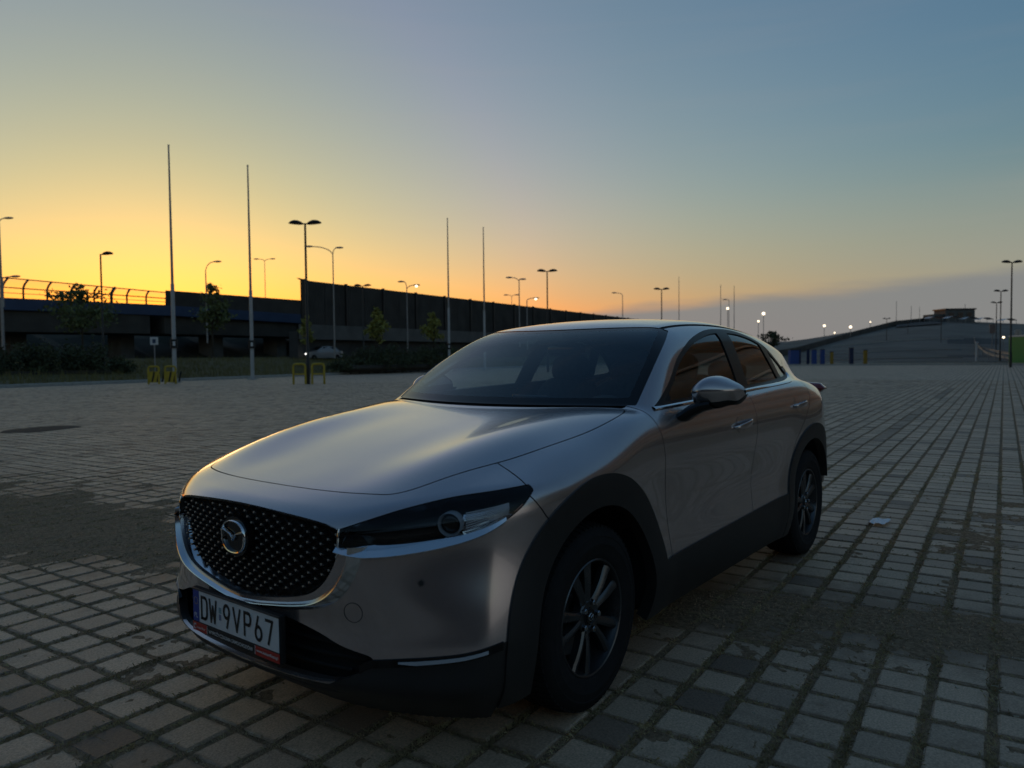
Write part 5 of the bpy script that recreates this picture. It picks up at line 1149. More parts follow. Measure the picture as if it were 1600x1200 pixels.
for k, sgn in enumerate((1, -1)):
    g = (lambda s_: s_) if sgn > 0 else (lambda s_: s_.mirror())
    g(W1.offset(-.006)).build('side_window', M_TINT, fdoors[k], edge=0)
    g(W2.offset(-.006)).build('side_window', M_PRIV, rdoors[k], edge=0)
    g(W3.offset(-.006)).build('quarter_window', M_PRIV, car, edge=0)
# bright strip along the foot of the windows
def on_side(a, z, y0=.8):
    """y of the body side at points (a, z)"""
    a = np.asarray(a, float); z = np.asarray(z, float); y = np.full(a.shape, y0)
    for _ in range(40): y = y - Fcar(a, y, z)
    return y
def side_strip(name, pts, prof, m_, parent, wz=.3, both=True):
    pts = np.asarray(pts, float); d = np.gradient(pts, axis=0); d /= np.linalg.norm(d, axis=1)[:, None] + 1e-9
    nrm = np.stack([d[:, 1], -d[:, 0]], 1); out = []
    cols = []
    for (o_, h_) in prof:
        q = pts + nrm * o_; cols.append(np.stack([q[:, 0], on_side(q[:, 0], q[:, 1]) + h_, q[:, 1] + h_ * wz], 1))
    G = np.stack(cols, 1)
    for sgn in ((1, -1) if both else (1,)):
        mb = MB(); mb.grid((G * [1, sgn, 1]).tolist()); out.append(mb.build(name, m_, parent, smooth=60))
    return out
side_strip('belt_trim', crom([(.735, 1.077), (.3, 1.088), (-.42, 1.110), (-1.0, 1.126), (-1.28, 1.139), (-1.405, 1.156), (-1.432, 1.185), (-1.395, 1.225)], 8)[::-1], ((-.012, 0), (-.010, .006), (-.003, .009), (.003, .006), (.004, 0)), M_CHROME, car)
# ------------------------------------------------------------------ car details: front
def on_front(s, z):
    """point of the body surface with y - x = s at height z"""
    s = np.atleast_1d(np.asarray(s, float)); z = np.broadcast_to(np.asarray(z, float), s.shape); lo = np.maximum(1.2, -s); hi = np.full(s.shape, 2.4)
    for _ in range(34):
        m = (lo + hi) / 2; ins = Fcar(m, s + m, z) < 0; lo = np.where(ins, m, lo); hi = np.where(ins, hi, m)
    P = np.stack([lo, s + lo, z], 1); N = fgrad(Fcar, P, .004); return P, N / np.linalg.norm(N, axis=1)[:, None]
_ny = np.linspace(0, .93, 94); _nz = np.linspace(.16, .88, 73); _NY, _NZ = np.meshgrid(_ny, _nz, indexing='ij')
_lo = np.full(_NY.shape, 1.2); _hi = np.full(_NY.shape, 2.4)
for _ in range(24):
    _m = (_lo + _hi) / 2; _i = Fbody(_m.ravel(), _NY.ravel(), _NZ.ravel()).reshape(_NY.shape) < 0; _lo = np.where(_i, _m, _lo); _hi = np.where(_i, _hi, _m)
NOSE = _lo
def on_nose(y, z):
    """x of the body surface straight ahead at (y, z)"""
    u = np.clip(np.abs(np.asarray(y, float)) / .01, 0, 92.999); v = np.clip((np.asarray(z, float) - .16) / .01, 0, 71.999); i = u.astype(int); j = v.astype(int); u = u - i; v = v - j
    return NOSE[i, j] * (1 - u) * (1 - v) + NOSE[i + 1, j] * u * (1 - v) + NOSE[i, j + 1] * (1 - u) * v + NOSE[i + 1, j + 1] * u * v
grille = empty('grille', (0, 0, 0), parent=car)
# recessed dark mesh behind the opening
def fan_sheet(poly, dx, name, m_, parent, shrink=1.0):
    yy_ = np.linspace(poly[:, 0].min(), poly[:, 0].max(), 41); rows = []
    half = poly[poly[:, 0] >= -1e-9]
    for y in yy_:
        a = abs(y); ed = []
        for i in range(len(poly)):
            p, q = poly[i], poly[(i + 1) % len(poly)]
            if (p[0] - y) * (q[0] - y) <= 0 and abs(p[0] - q[0]) > 1e-9: ed.append(p[1] + (q[1] - p[1]) * (y - p[0]) / (q[0] - p[0]))
        if len(ed) < 2: ed = [poly[np.abs(poly[:, 0] - y).argmin(), 1]] * 2
        zs = np.linspace(min(ed) - .02, max(ed) + .001, 12)
        x = on_nose(np.full(12, y), np.clip(zs, .3, .8)) + dx
        rows.append([(x[i], y, zs[i]) for i in range(12)])
    mb = MB(); mb.grid(rows); return mb.build(name, m_, parent, smooth=60)
fan_sheet(GRIP, -.050, 'grille_mesh', M_SOFT, grille)
mb = MB(); row = 0; z = .522
while z < .815:
    y0 = 0.0 if row % 2 == 0 else .0265
    for k in range(-10, 11):
        y = k * .053 + y0
        if sdpoly(GRIP, np.array([y]), np.array([z]))[0] > -.018 or (y / .092) ** 2 + ((z - .712) / .078) ** 2 < 1: continue
        x = float(on_nose(np.array([y]), np.array([z]))[0]) - .020
        vs = [(x, y - .0135, z - .0005), (x, y + .0135, z - .0005), (x + .003, y + .0055, z + .0038), (x + .003, y - .0055, z + .0038), (x + .006, y, z - .003), (x - .03, y - .006, z), (x - .03, y + .006, z)]
        mb.add(vs, [(0, 4, 3), (3, 4, 2), (4, 1, 2), (0, 3, 5), (2, 1, 6), (3, 2, 6, 5), (0, 5, 4), (4, 6, 1), (4, 5, 6)])
    # thin black web that carries the studs
    row += 1; z += .0163
fins = mb.build('grille_studs', M_STUD, grille); fins['kind'] = 'stuff'
mb = MB()
for k in range(-24, 25):
    for sg in (-1, 1):
        p0 = np.array([k * .053, .50]); pts = []
        for t in np.linspace(0, .34, 14):
            y, z = p0[0] + sg * t * 1.62, p0[1] + t
            if sdpoly(GRIP, np.array([y]), np.array([z]))[0] < .006: pts.append((float(on_nose(np.array([y]), np.array([min(z, .8)]))[0]) - .038, y, z))
        if len(pts) > 1: mb.tube(pts, .0035, 4)
web = mb.build('grille_web', M_SOFT, grille); web['kind'] = 'stuff'
# black lip over the grille
mb = MB(); rows = []
top = np.vstack([GRI[:20][::-1] * [-1, 1], GRI[1:20]]); top = top[np.argsort(top[:, 0])]
for q in top:
    if q[1] < .783: continue
    x = float(on_nose(np.array([q[0]]), np.array([q[1]]))[0]); rows.append([(x + .001, q[0], q[1] + .002), (x - .004, q[0], q[1] - .008), (x - .03, q[0], q[1] - .012), (x - .05, q[0], q[1] - .012)])
mb.grid(rows); mb.build('grille_lip', M_GLOSS, grille, smooth=50)
# chrome wing: along the sides and foot of the grille; an inner face turned to the grille, a ridge, an outer face
side = GRI[20:]; U = np.vstack([side, (side[:-1] * [-1, 1])[::-1]]); U = crom(U[::2], 4); U = U[U[:, 1] < .738]
d = np.gradient(U, axis=0); d /= np.linalg.norm(d, axis=1)[:, None]; nr = np.stack([-d[:, 1], d[:, 0]], 1)
cen = np.array([0, .68]); flip = ((U - cen) * nr).sum(1) < 0; nr[flip] *= -1
wd = .036 + .038 * sst(U[:, 1], .52, .64); cols = []; up = sst(U[:, 1], .52, .62)
for (o_, h_) in ((-.12, -.050), (-.10, -.034), (.02, -.026), (.30, -.006), (.56, .013), (.62, .0145), (.68, .013), (.95, .002), (1.0, -.002), (1.02, -.014)):
    q = U + nr * (o_ * wd)[:, None]; x = on_nose(q[:, 0], np.clip(q[:, 1], .3, .82)) + h_ * (1 + .35 * up); cols.append(np.stack([x, q[:, 0], q[:, 1]], 1))
mb = MB(); mb.grid(np.stack(cols, 1).tolist()); mb.build('chrome_wing', M_WING, car, smooth=28)
for sgn in (1, -1):   # thin bright edge where the wing runs up to the bonnet corner
    zz_ = np.linspace(.700, .788, 12); yy2 = np.interp(zz_, [.700, .722, .786], [.464, .4705, .4685]) + .002; mb = MB(); mb.tube([(float(on_nose(np.array([a_]), np.array([b_]))[0]) + .001, sgn * a_, b_) for a_, b_ in zip(yy2, zz_)], .0032, 6); mb.build('wing_edge', M_CHROME, car, smooth=60)
# chrome blade under each headlamp
sb = np.linspace(-1.735, -.99, 40); hb = crom([(q[0], q[1]) for q in HLB], 1); o_ = np.argsort(hb[:, 0]); zb = np.interp(sb, hb[o_, 0], hb[o_, 1])
th = np.interp(sb, [-1.735, -1.69, -1.64, -1.60, -1.56, -1.3, -.99], [.058, .058, .052, .036, .030, .024, .010])
def blade(sgn):
    cols = []; k_ = np.interp(sb, [-1.735, -1.1, -.99], [1.25, 1, .35])
    for (a, h_) in ((-.16, -.012), (-.14, .008), (-.02, .0165), (.02, .0168), (1.0, None), (1.0, -.05)):
        P, N = on_front(sb, zb + np.where(a < 0, a * .045, a * th)); hh = (h_ if h_ is not None else .0168 - th * 1.0) * k_; cols.append((P + N * np.broadcast_to(hh, sb.shape)[:, None]) * [1, sgn, 1])
    mb = MB(); mb.grid(np.stack(cols, 1).tolist()); return mb.build('headlamp_blade', M_CHROME, car, smooth=30)
# headlamps: clear lens, dark bowl, projector, ribbed light bar
for sgn in (1, -1):
    g = (lambda s_: s_) if sgn > 0 else (lambda s_: s_.mirror())
    hl = g(HLENS).build('headlamp', M_LENS, car, edge=0)
    bowl = Srf(HLENS.P - HLENS.N * .062, HLENS.N, HLENS.T)
    g(bowl).build('lamp_bowl', M_GLOSS, hl, edge=0)
    B_ = HLENS.border(); a, b = HLENS.P[B_[:, 0]], HLENS.P[B_[:, 1]]; na, nb = HLENS.N[B_[:, 0]], HLENS.N[B_[:, 1]]; n_ = len(B_); q_ = np.arange(n_)
    mesh_np('lamp_rim', np.vstack([a, b, b - nb * .063, a - na * .063]) * [1, sgn, 1], np.stack([q_, n_ + q_, 2 * n_ + q_, 3 * n_ + q_], 1), M_GLOSS, hl, smooth=False)
    blade(sgn)
    # projector
    _p, _n = on_front(np.array([-1.232]), np.array([.803])); _p = _p[0] - _n[0] * .036; c0 = Vector((_p[0], _p[1] * sgn, _p[2])); ax = Vector((1, .45 * sgn, -.02)).normalized(); M_ = ax.to_track_quat('Z', 'Y').to_matrix().to_4x4(); M_.translation = c0
    mb = MB(); mb.lathe([(.0375, -.02), (.0385, .016), (.0365, .019), (.0325, .010), (.0315, -.008)], 36); mb.v = [tuple(M_ @ Vector(q)) for q in mb.v]; mb.build('projector_ring', M_RINGW, hl, smooth=40)
    mb = MB(); mb.lathe([(.0315 * math.sin(t), .0 + .013 * math.cos(t)) for t in np.linspace(.02, math.pi / 2, 9)], 28); mb.v = [tuple(M_ @ Vector(q)) for q in mb.v]; mb.build('projector_lens', M_GLOSS, hl, smooth=60)
    # ribs of the light guide between projector and tip
    mb = MB()
    for j in range(9):
        t = j / 8; ss = np.linspace(-1.165, -.955 - .0 * t, 10); zt = np.interp(ss, [-1.165, -.955], [.772, .815]) + t * np.interp(ss, [-1.165, -.955], [.068, .042])
        P, N = on_front(ss, zt); P = P - N * (.022 + .012 * abs(t - .5)); P = P * [1, sgn, 1]
        mb.tube([tuple(q) for q in P], .0022, 5)
    mb.build('light_guide', M_GUIDE, hl, smooth=60)
    P1, N1 = on_front(np.linspace(-1.185, -.935, 12), .80); 
    rows = []
    for zz in np.linspace(0, 1, 5):
        ss = np.linspace(-1.175, -.945, 12); zt = np.interp(ss, [-1.175, -.945], [.766, .815]) + zz * np.interp(ss, [-1.175, -.945], [.080, .048]); P, N = on_front(ss, zt); rows.append(((P - N * .046) * [1, sgn, 1]).tolist())
    mb = MB(); mb.grid(rows); mb.build('lamp_reflector', M_REFL, hl, smooth=60)
    P, N = on_front(np.linspace(-.935, -.895, 5), np.linspace(.818, .838, 5)); mb = MB(); mb.tube([tuple(q) for q in (P - N * .012) * [1, sgn, 1]], .0035, 6); mb.build('side_marker', M_AMBER, hl, smooth=60)
    # slim light strip in the lower valance
    ss = np.linspace(-1.47, -1.09, 16); zt = np.interp(ss, VALL[:, 0], VALL[:, 1]); rows = []
    for (dz, h_) in ((.0, -.01), (-.001, .006), (-.012, .008), (-.013, -.01)):
        P, N = on_front(ss, zt - .004 + dz * np.interp(ss, [-1.47, -1.4, -1.09], [.4, 1, .8])); rows.append(((P + N * h_) * [1, sgn, 1]).tolist())
    mb = MB(); mb.grid(rows); mb.build('lower_light_strip', M_STRIP, valance, smooth=40)
    rows = []; ss = np.linspace(-1.64, -1.02, 24); zt = np.interp(ss, VALL[:, 0], VALL[:, 1])
    for (dz, h_) in ((.008, -.008), (.004, .004), (-.020, .003), (-.024, -.01)):
        P, N = on_front(ss, zt + dz); rows.append(((P + N * h_) * [1, sgn, 1]).tolist())
    mb = MB(); mb.grid(rows); mb.build('strip_recess', M_GLOSS, valance, smooth=40)
    # parking sensors and towing-eye cover
    for (s_, z_, r_) in ((-1.37, .628, .0105),):
        P, N = on_front(np.array([s_]), np.array([z_])); M_ = (Vector(N[0]) * 1).to_track_quat('Z', 'Y').to_matrix().to_4x4(); M_.translation = Vector(P[0])
        mb = MB(); mb.lathe([(.0001, .0012), (r_ - .0025, .0012), (r_ - .002, -.004), (r_, -.004), (r_, .0008), (r_ + .001, .0)], 20); mb.v = [tuple(M_ @ Vector(q)) for q in mb.v]; mb.v = [(q[0], q[1] * sgn, q[2]) for q in mb.v]; mb.build('parking_sensor', [M_CLAD], bumper, smooth=30)
P, N = on_front(np.array([.455 - 2.12]), np.array([.532])); M_ = Vector(N[0]).to_track_quat('Z', 'Y').to_matrix().to_4x4(); M_.translation = Vector(P[0]); mb = MB()
mb.tube([tuple(M_ @ Vector((.031 * math.cos(t), .031 * math.sin(t), .0))) for t in np.linspace(0, 2 * math.pi, 40)[:-1]], .0011, 5, closed=True); mb.build('towing_eye_cover', M_SOFT, bumper, smooth=60)
# lower intake
mb = MB(); intake = fan_sheet(LOWP, -.075, 'lower_intake', M_SOFT, car)
mb = MB()
for zz in (.335, .372, .41, .447):
    pts = [(float(on_nose(np.array([y]), np.array([zz]))[0]) - .05, y, zz) for y in np.linspace(-.52, .52, 24) if sdpoly(LOWP, np.array([y]), np.array([zz]))[0] < -.005]
    if len(pts) > 1: mb.tube(pts, .006, 5)
mb.build('intake_slats', M_SOFT, intake, smooth=60)
# lip of the valance
rows = []; ys = np.linspace(-.80, .80, 61); xs = on_nose(ys, np.full(61, .262))
for (dx, z_) in ((-.004, .292), (.010, .284), (.013, .272), (.006, .258), (-.02, .245), (-.08, .205), (-.16, .19)):
    rows.append([(xs[i] + dx - .02 * (abs(ys[i]) > .7), ys[i], z_ + .055 * sst(np.array(abs(ys[i])), .35, .8)) for i in range(61)])
mb = MB(); mb.grid(rows); mb.build('bumper_lip', M_CLAD, car, smooth=60)
# ------------------------------------------------------------------ emblem
emb = empty('emblem', (2.262, 0, .712), parent=car); ex, ez = .066, .054
mb = MB(); mb.prism([((ex + .014) * math.cos(t), (ez + .014) * math.sin(t)) for t in np.linspace(0, 2 * math.pi, 49)[:-1]], -.03, -.004, Matrix(((0, 0, 1, 0), (1, 0, 0, 0), (0, 1, 0, 0), (0, 0, 0, 1)))); mb.build('emblem_base', M_GLOSS, emb, smooth=40)
def eoval(t):   # slightly squared oval
    c, s_ = math.cos(t), math.sin(t); return (ex * math.copysign(abs(c) ** .85, c), ez * math.copysign(abs(s_) ** .85, s_))
rows = []
for t in np.linspace(0, 2 * math.pi, 57):
    a, b = eoval(t); k = 1 + .10 * max(0, -math.sin(t)); rows.append([(h, a * q, b * q) for (q, h) in ((1.05, -.004), (1.045, .003), (1.01, .006), (.955, .005), (.94, -.004))])
mb = MB(); mb.grid(rows); mb.build('emblem_ring', M_CHROME, emb, smooth=60)
mb = MB()
for sg in (-1, 1):   # the spread wings: from the middle up and out to the ring
    pts = crom([(.0, -.012), (.006, .000), (.016, .0085), (.030, .0135), (.046, .0175), (.062, .0215)], 5); wdt = np.interp(np.linspace(0, 1, len(pts)), [0, .2, .7, 1], [.0028, .0045, .0045, .0075]); rows = []
    for i, q in enumerate(pts):
        rows.append([(.0, sg * q[0], q[1] - wdt[i]), (.007, sg * q[0], q[1] - wdt[i] * .3), (.007, sg * q[0], q[1] + wdt[i] * .3), (.0, sg * q[0], q[1] + wdt[i])])
    mb.grid(rows)
mb.build('emblem_wings', M_CHROME, emb, smooth=30)
# ------------------------------------------------------------------ number plate
pl = empty('number_plate', (2.270, 0, .4305), parent=car); YZ = Matrix(((0, 0, 1, 0), (1, 0, 0, 0), (0, 1, 0, 0), (0, 0, 0, 1)))
def slab(name, y0, y1, z0, z1, x0, x1, m_, parent, bev=.0015):
    mb = MB(); mb.box(((x0 + x1) / 2, (y0 + y1) / 2, (z0 + z1) / 2), (x1 - x0, y1 - y0, z1 - z0), bev=bev); return mb.build(name, m_, parent)
holder = slab('plate_holder', -.268, .268, -.094, .064, -.022, -.002, M_SOFT, pl, .004)
slab('holder_edge', -.266, .266, .057, .0625, -.004, .004, M_CLAD, holder)
slab('plate_sheet', -.259, .259, -.0565, .0565, -.0015, .0006, M_WHITE, pl)
slab('country_band', -.258, -.218, -.0555, .0555, .0000, .0012, M_BLUE, pl, .0004)
slab('plate_banner', -.262, .262, -.0915, -.0595, -.0015, .0008, M_INK, pl)
slab('red_panel', -.262, -.170, -.0910, -.0600, .0000, .0014, M_RED, pl, .0004)
slab('red_panel', .128, .262, -.0910, -.0600, .0000, .0014, M_RED, pl, .0004)
slab('white_divider', -.1695, -.1675, -.090, -.061, .0002, .0016, M_PRINT, pl, .0003)
slab('white_divider', .1255, .1275, -.090, -.061, .0002, .0016, M_PRINT, pl, .0003)
def letters(txt, y, z, h, wx, m_, name='lettering', x=.0016, bold=0.0, parent=pl):
    me = text_mesh(txt, 1.0, .0, bold); n = len(me.vertices); co = np.zeros(n * 3, np.float32); me.vertices.foreach_get('co', co); co = co.reshape(-1, 3)
    lo, hi = co.min(0), co.max(0); co = (co - (lo + hi) / 2) / (hi - lo + 1e-9)[None] ; w_ = wx
    out = np.stack([np.full(n, x), co[:, 0] * w_, co[:, 1] * h], 1).astype(np.float32) + np.array([0, y, z], np.float32)
    me.vertices.foreach_set('co', out.ravel()); me.materials.clear(); me.materials.append(m_); me.update(); me.name = name
    o = bpy.data.objects.new(name, me); return link(o, parent)
def stroke_char(ch, y, z, w_, h, t=.0105):
    """plate characters drawn as flat strokes of even width"""
    a, b = w_ / 2 - t / 2, h / 2 - t / 2
    arc = lambda cy, cz, ry, rz, t0, t1, n=12: [(cy + ry * math.cos(q), cz + rz * math.sin(q)) for q in np.linspace(R_(t0), R_(t1), n)]
    D = {'D': [[(-a, -b), (-a, b), (0, b)] + arc(a * .1, b * .45, a * .9, b * .55, 90, 0) + arc(a * .1, -b * .45, a * .9, b * .55, 0, -90) + [(0, -b), (-a, -b)]],
         'W': [[(-a, b), (-a * .55, -b), (0, b * .45), (a * .55, -b), (a, b)]],
         'V': [[(-a, b), (0, -b), (a, b)]],
         'P': [[(-a, -b), (-a, b), (a * .2, b)] + arc(a * .3, b * .48, a * .7, b * .52, 90, -90) + [(-a, -b * .04)]],
         '7': [[(-a, b), (a, b), (-a * .25, -b)]],
         '9': [arc(0, b * .42, a, b * .58, -20, 340, 26), [(a * .94, b * .25), (a * .1, -b)]],
         '6': [arc(0, -b * .42, a, b * .58, 160, 520, 26), [(-a * .94, -b * .25), (-a * .1, b)]]}[ch]
    mb = MB()
    for path in D:
        for i in range(len(path) - 1):
            p, q = np.array(path[i]), np.array(path[i + 1]); e = q - p; l = np.linalg.norm(e)
            if l < 1e-6: continue
            e /= l; nn = np.array([-e[1], e[0]]) * t / 2; p2, q2 = p - e * t * .42, q + e * t * .42; xx = .0016 + .00012 * (i % 3)
            mb.add([(xx, y + v[0], z + v[1]) for v in (p2 + nn, p2 - nn, q2 - nn, q2 + nn)], [(0, 1, 2, 3)])
    return mb.build('plate_character', M_INK, pl, fix=False)
for ch, y, w_ in (('D', -.183, .046), ('W', -.127, .052), ('9', -.040, .044), ('V', .022, .050), ('P', .086, .046), ('6', .149, .044), ('7', .209, .046)): stroke_char(ch, y, .0, w_, .086)
letters('PL', -.238, -.034, .017, .024, M_PRINT)
for k in range(12):
    t = 2 * math.pi * k / 12; mb = MB(); mb.add([(.0016, -.238 + .0125 * math.cos(t) + .002 * math.cos(q), .018 + .0125 * math.sin(t) + .002 * math.sin(q)) for q in np.linspace(0, 2 * math.pi, 6)[:-1]], [(0, 1, 2, 3, 4)]); mb.build('star', mat('plate_yellow', (.6, .45, .03), .4) if k == 0 else bpy.data.materials['plate_yellow'], pl)
M_STICK = mat('plate_sticker', (.22, .34, .38), .4, noise=.3, nscale=250); slab('plate_sticker', -.089, -.073, .002, .022, .0000, .0014, M_STICK, pl, .0003); slab('plate_sticker', -.089, -.075, -.022, -.002, .0000, .0014, mat('plate_sticker_violet', (.2, .22, .34), .4, noise=.3, nscale=250), pl, .0003)
letters('WYPOŻYCZALNIA SAMOCHODÓW', -.022, -.0755, .0165, .272, M_PRINT, bold=.018)
letters('www.kaizenRent.pl', .195, -.0755, .0130, .120, M_PRINT, x=.0020, bold=.018)
mb = MB(); mb.tube([(.0018, -.247 + .0078 * math.cos(t), -.0755 + .0085 * math.sin(t)) for t in np.linspace(.6, 5.6, 18)], .0014, 4); mb.build('roundel', M_PRINT, pl)
letters('kaizenRent', -.206, -.0765, .0085, .056, M_PRINT, x=.0020)
# ------------------------------------------------------------------ mirrors
def wing_mirror(sgn):
    root = empty('wing_mirror', (0, 0, 0), parent=car)
    T_ = np.array([0, .06, .16, .3, .48, .66, .82, .94, 1.0])
    yv = np.interp(T_, [0, 1], [.846, 1.045]); xf = np.interp(T_, [0, .06, .16, .3, .48, .66, .82, .94, 1], [.455, .492, .510, .515, .500, .468, .425, .372, .335])
    zt = np.interp(T_, [0, .06, .16, .3, .48, .66, .82, .94, 1], [1.140, 1.166, 1.195, 1.212, 1.213, 1.200, 1.182, 1.165, 1.150]); zb = np.interp(T_, [0, .1, .5, .94, 1], [1.112, 1.100, 1.096, 1.106, 1.128]); zr = 1.140 + .008 * T_; xb = np.interp(T_, [0, 1], [.395, .305])
    tt = np.linspace(0, 1, 40); I = lambda v: spl(T_, v)(tt)
    yv, xf, zt, zb, zr, xb = map(I, (yv, xf, zt, zb, zr, xb)); rows = []; low = []
    for i in range(40):
        r = []
        for a in np.linspace(0, 1, 9): r.append((xb[i] + (xf[i] - xb[i]) * math.sin(a * math.pi / 2) ** .8, sgn * yv[i], zr[i] + (zt[i] - zr[i]) * math.cos(a * math.pi / 2) ** .9))
        for a in np.linspace(0, 1, 6)[1:]: r.append((xf[i] - .016 * a - .012 * a * a, sgn * yv[i], zr[i] + (zb[i] - zr[i]) * a))
        rows.append(r)
        xl = r[-1][0]; low.append([(xl + .002, sgn * yv[i], zb[i] + .001), (xl - .004, sgn * yv[i], zb[i] - .016 * math.sin(math.pi * tt[i]) ** .5), (xl - .03, sgn * yv[i], zb[i] - .030 * math.sin(math.pi * tt[i]) ** .5), (xb[i], sgn * yv[i], zb[i] - .026 * math.sin(math.pi * tt[i]) ** .5), (xb[i], sgn * yv[i], zr[i])])
    mb = MB(); mb.grid(rows); mb.build('mirror_shell', M_PAINT, root, smooth=35)
    mb = MB(); mb.grid(low); mb.add([q for q in low[0]], [(0, 1, 2, 3, 4)]); mb.build('mirror_underside', M_GLOSS, root, smooth=50)
    mb = MB(); mb.add([(xb[i] + .006, sgn * yv[i], z_) for i in range(2, 39, 4) for z_ in (zb[i] + .0, zt[i] - .006)], [(2 * i, 2 * i + 2, 2 * i + 3, 2 * i + 1) for i in range(9)]); mb.build('mirror_glass', M_CHROME, root)
    # foot on the door
    rows = []
    for (x0, x1, y, z) in ((.60, .44, .832, 1.030), (.595, .44, .852, 1.040), (.57, .425, .875, 1.062), (.535, .40, .91, 1.082), (.50, .37, .95, 1.092)):
        c_ = ((x0 + x1) / 2, y, z); hx = (x0 - x1) / 2; rows.append([(c_[0] + hx * math.cos(t), sgn * (y - .012 * math.sin(t)), z + .024 * math.sin(t)) for t in np.linspace(0, 2 * math.pi, 17)])
    mb = MB(); mb.grid(rows); mb.build('mirror_foot', M_GLOSS, root, smooth=60)
    return root
for sgn in (1, -1):
    m_ = wing_mirror(sgn)
    if sgn < 0:   # the far mirror is folded in
        pv = Vector((.45, -.885, 0)); rt = Matrix.Rotation(R_(-62), 4, 'Z'); m_.matrix_local = Matrix.Translation(pv) @ rt @ Matrix.Translation(-pv)
# ------------------------------------------------------------------ door handles
def handle(parent, x0, x1, z0, z1, sgn):
    ts = np.linspace(0, 1, 22); xs = x0 + (x1 - x0) * ts; zs = z0 + (z1 - z0) * ts; ys = on_side(xs, zs, .88); ys = np.interp(ts, [0, 1], [ys[0], ys[-1]]); rows = []
    for i, t in enumerate(ts):
        k = math.sin(math.pi * min(max(t, .0), 1)) ** .35; hw = .0055 + .0105 * k; pr = .006 + .036 * math.sin(math.pi * t) ** .45; tk = .010
        rows.append([(xs[i], sgn * (ys[i] + pr - tk * (1 - math.cos(a)) * .5 - .002), zs[i] + hw * math.sin(a)) for a in np.linspace(0, 2 * math.pi, 15)])
    mb = MB(); mb.grid(rows); h_ = mb.build('door_handle', M_PAINT, parent, smooth=60)
    # finger recess: a dark shallow cup drawn under the grip
    cx, cz = x0 + (x1 - x0) * .40, z0 + (z1 - z0) * .40; rows = []
    for r_, dp in ((1.0, .0012), (.85, .0008), (.5, .0006), (.02, .0006)):
        aa = np.linspace(0, 2 * math.pi, 29); px = cx + .058 * r_ * np.cos(aa); pz = cz + .044 * r_ * np.sin(aa); py = on_side(px, pz, .88) + dp
        rows.append([(px[i], sgn * py[i], pz[i]) for i in range(29)])
    mb = MB(); mb.grid(rows); mb.build('handle_recess', M_PAINT, parent, smooth=60)
for k, sgn in enumerate((1, -1)):
    handle(fdoors[k], -.005, -.245, .938, .962, sgn); handle(rdoors[k], -.975, -1.20, .990, 1.006, sgn)
# ------------------------------------------------------------------ tail lamps
for sgn in (1, -1):
    rows = []
    for t in np.linspace(0, 1, 14):
        y = .76 - .42 * t; x = -(2.03 + .10 * sst(np.array(t), 0, .8)) - .02; z = 1.055 + .012 * math.sin(t * 3); r = .036 * (1 - .2 * t) * min(1, (t * 9) ** .5 + .15)
        rows.append([(x + .05 * math.cos(a) - .01, sgn * y, z + r * math.sin(a)) for a in np.linspace(0, 2 * math.pi, 15)])
    mb = MB(); mb.grid(rows); mb.add(rows[0], [tuple(range(15))]); mb.build('tail_lamp', M_TAIL, car, smooth=60)
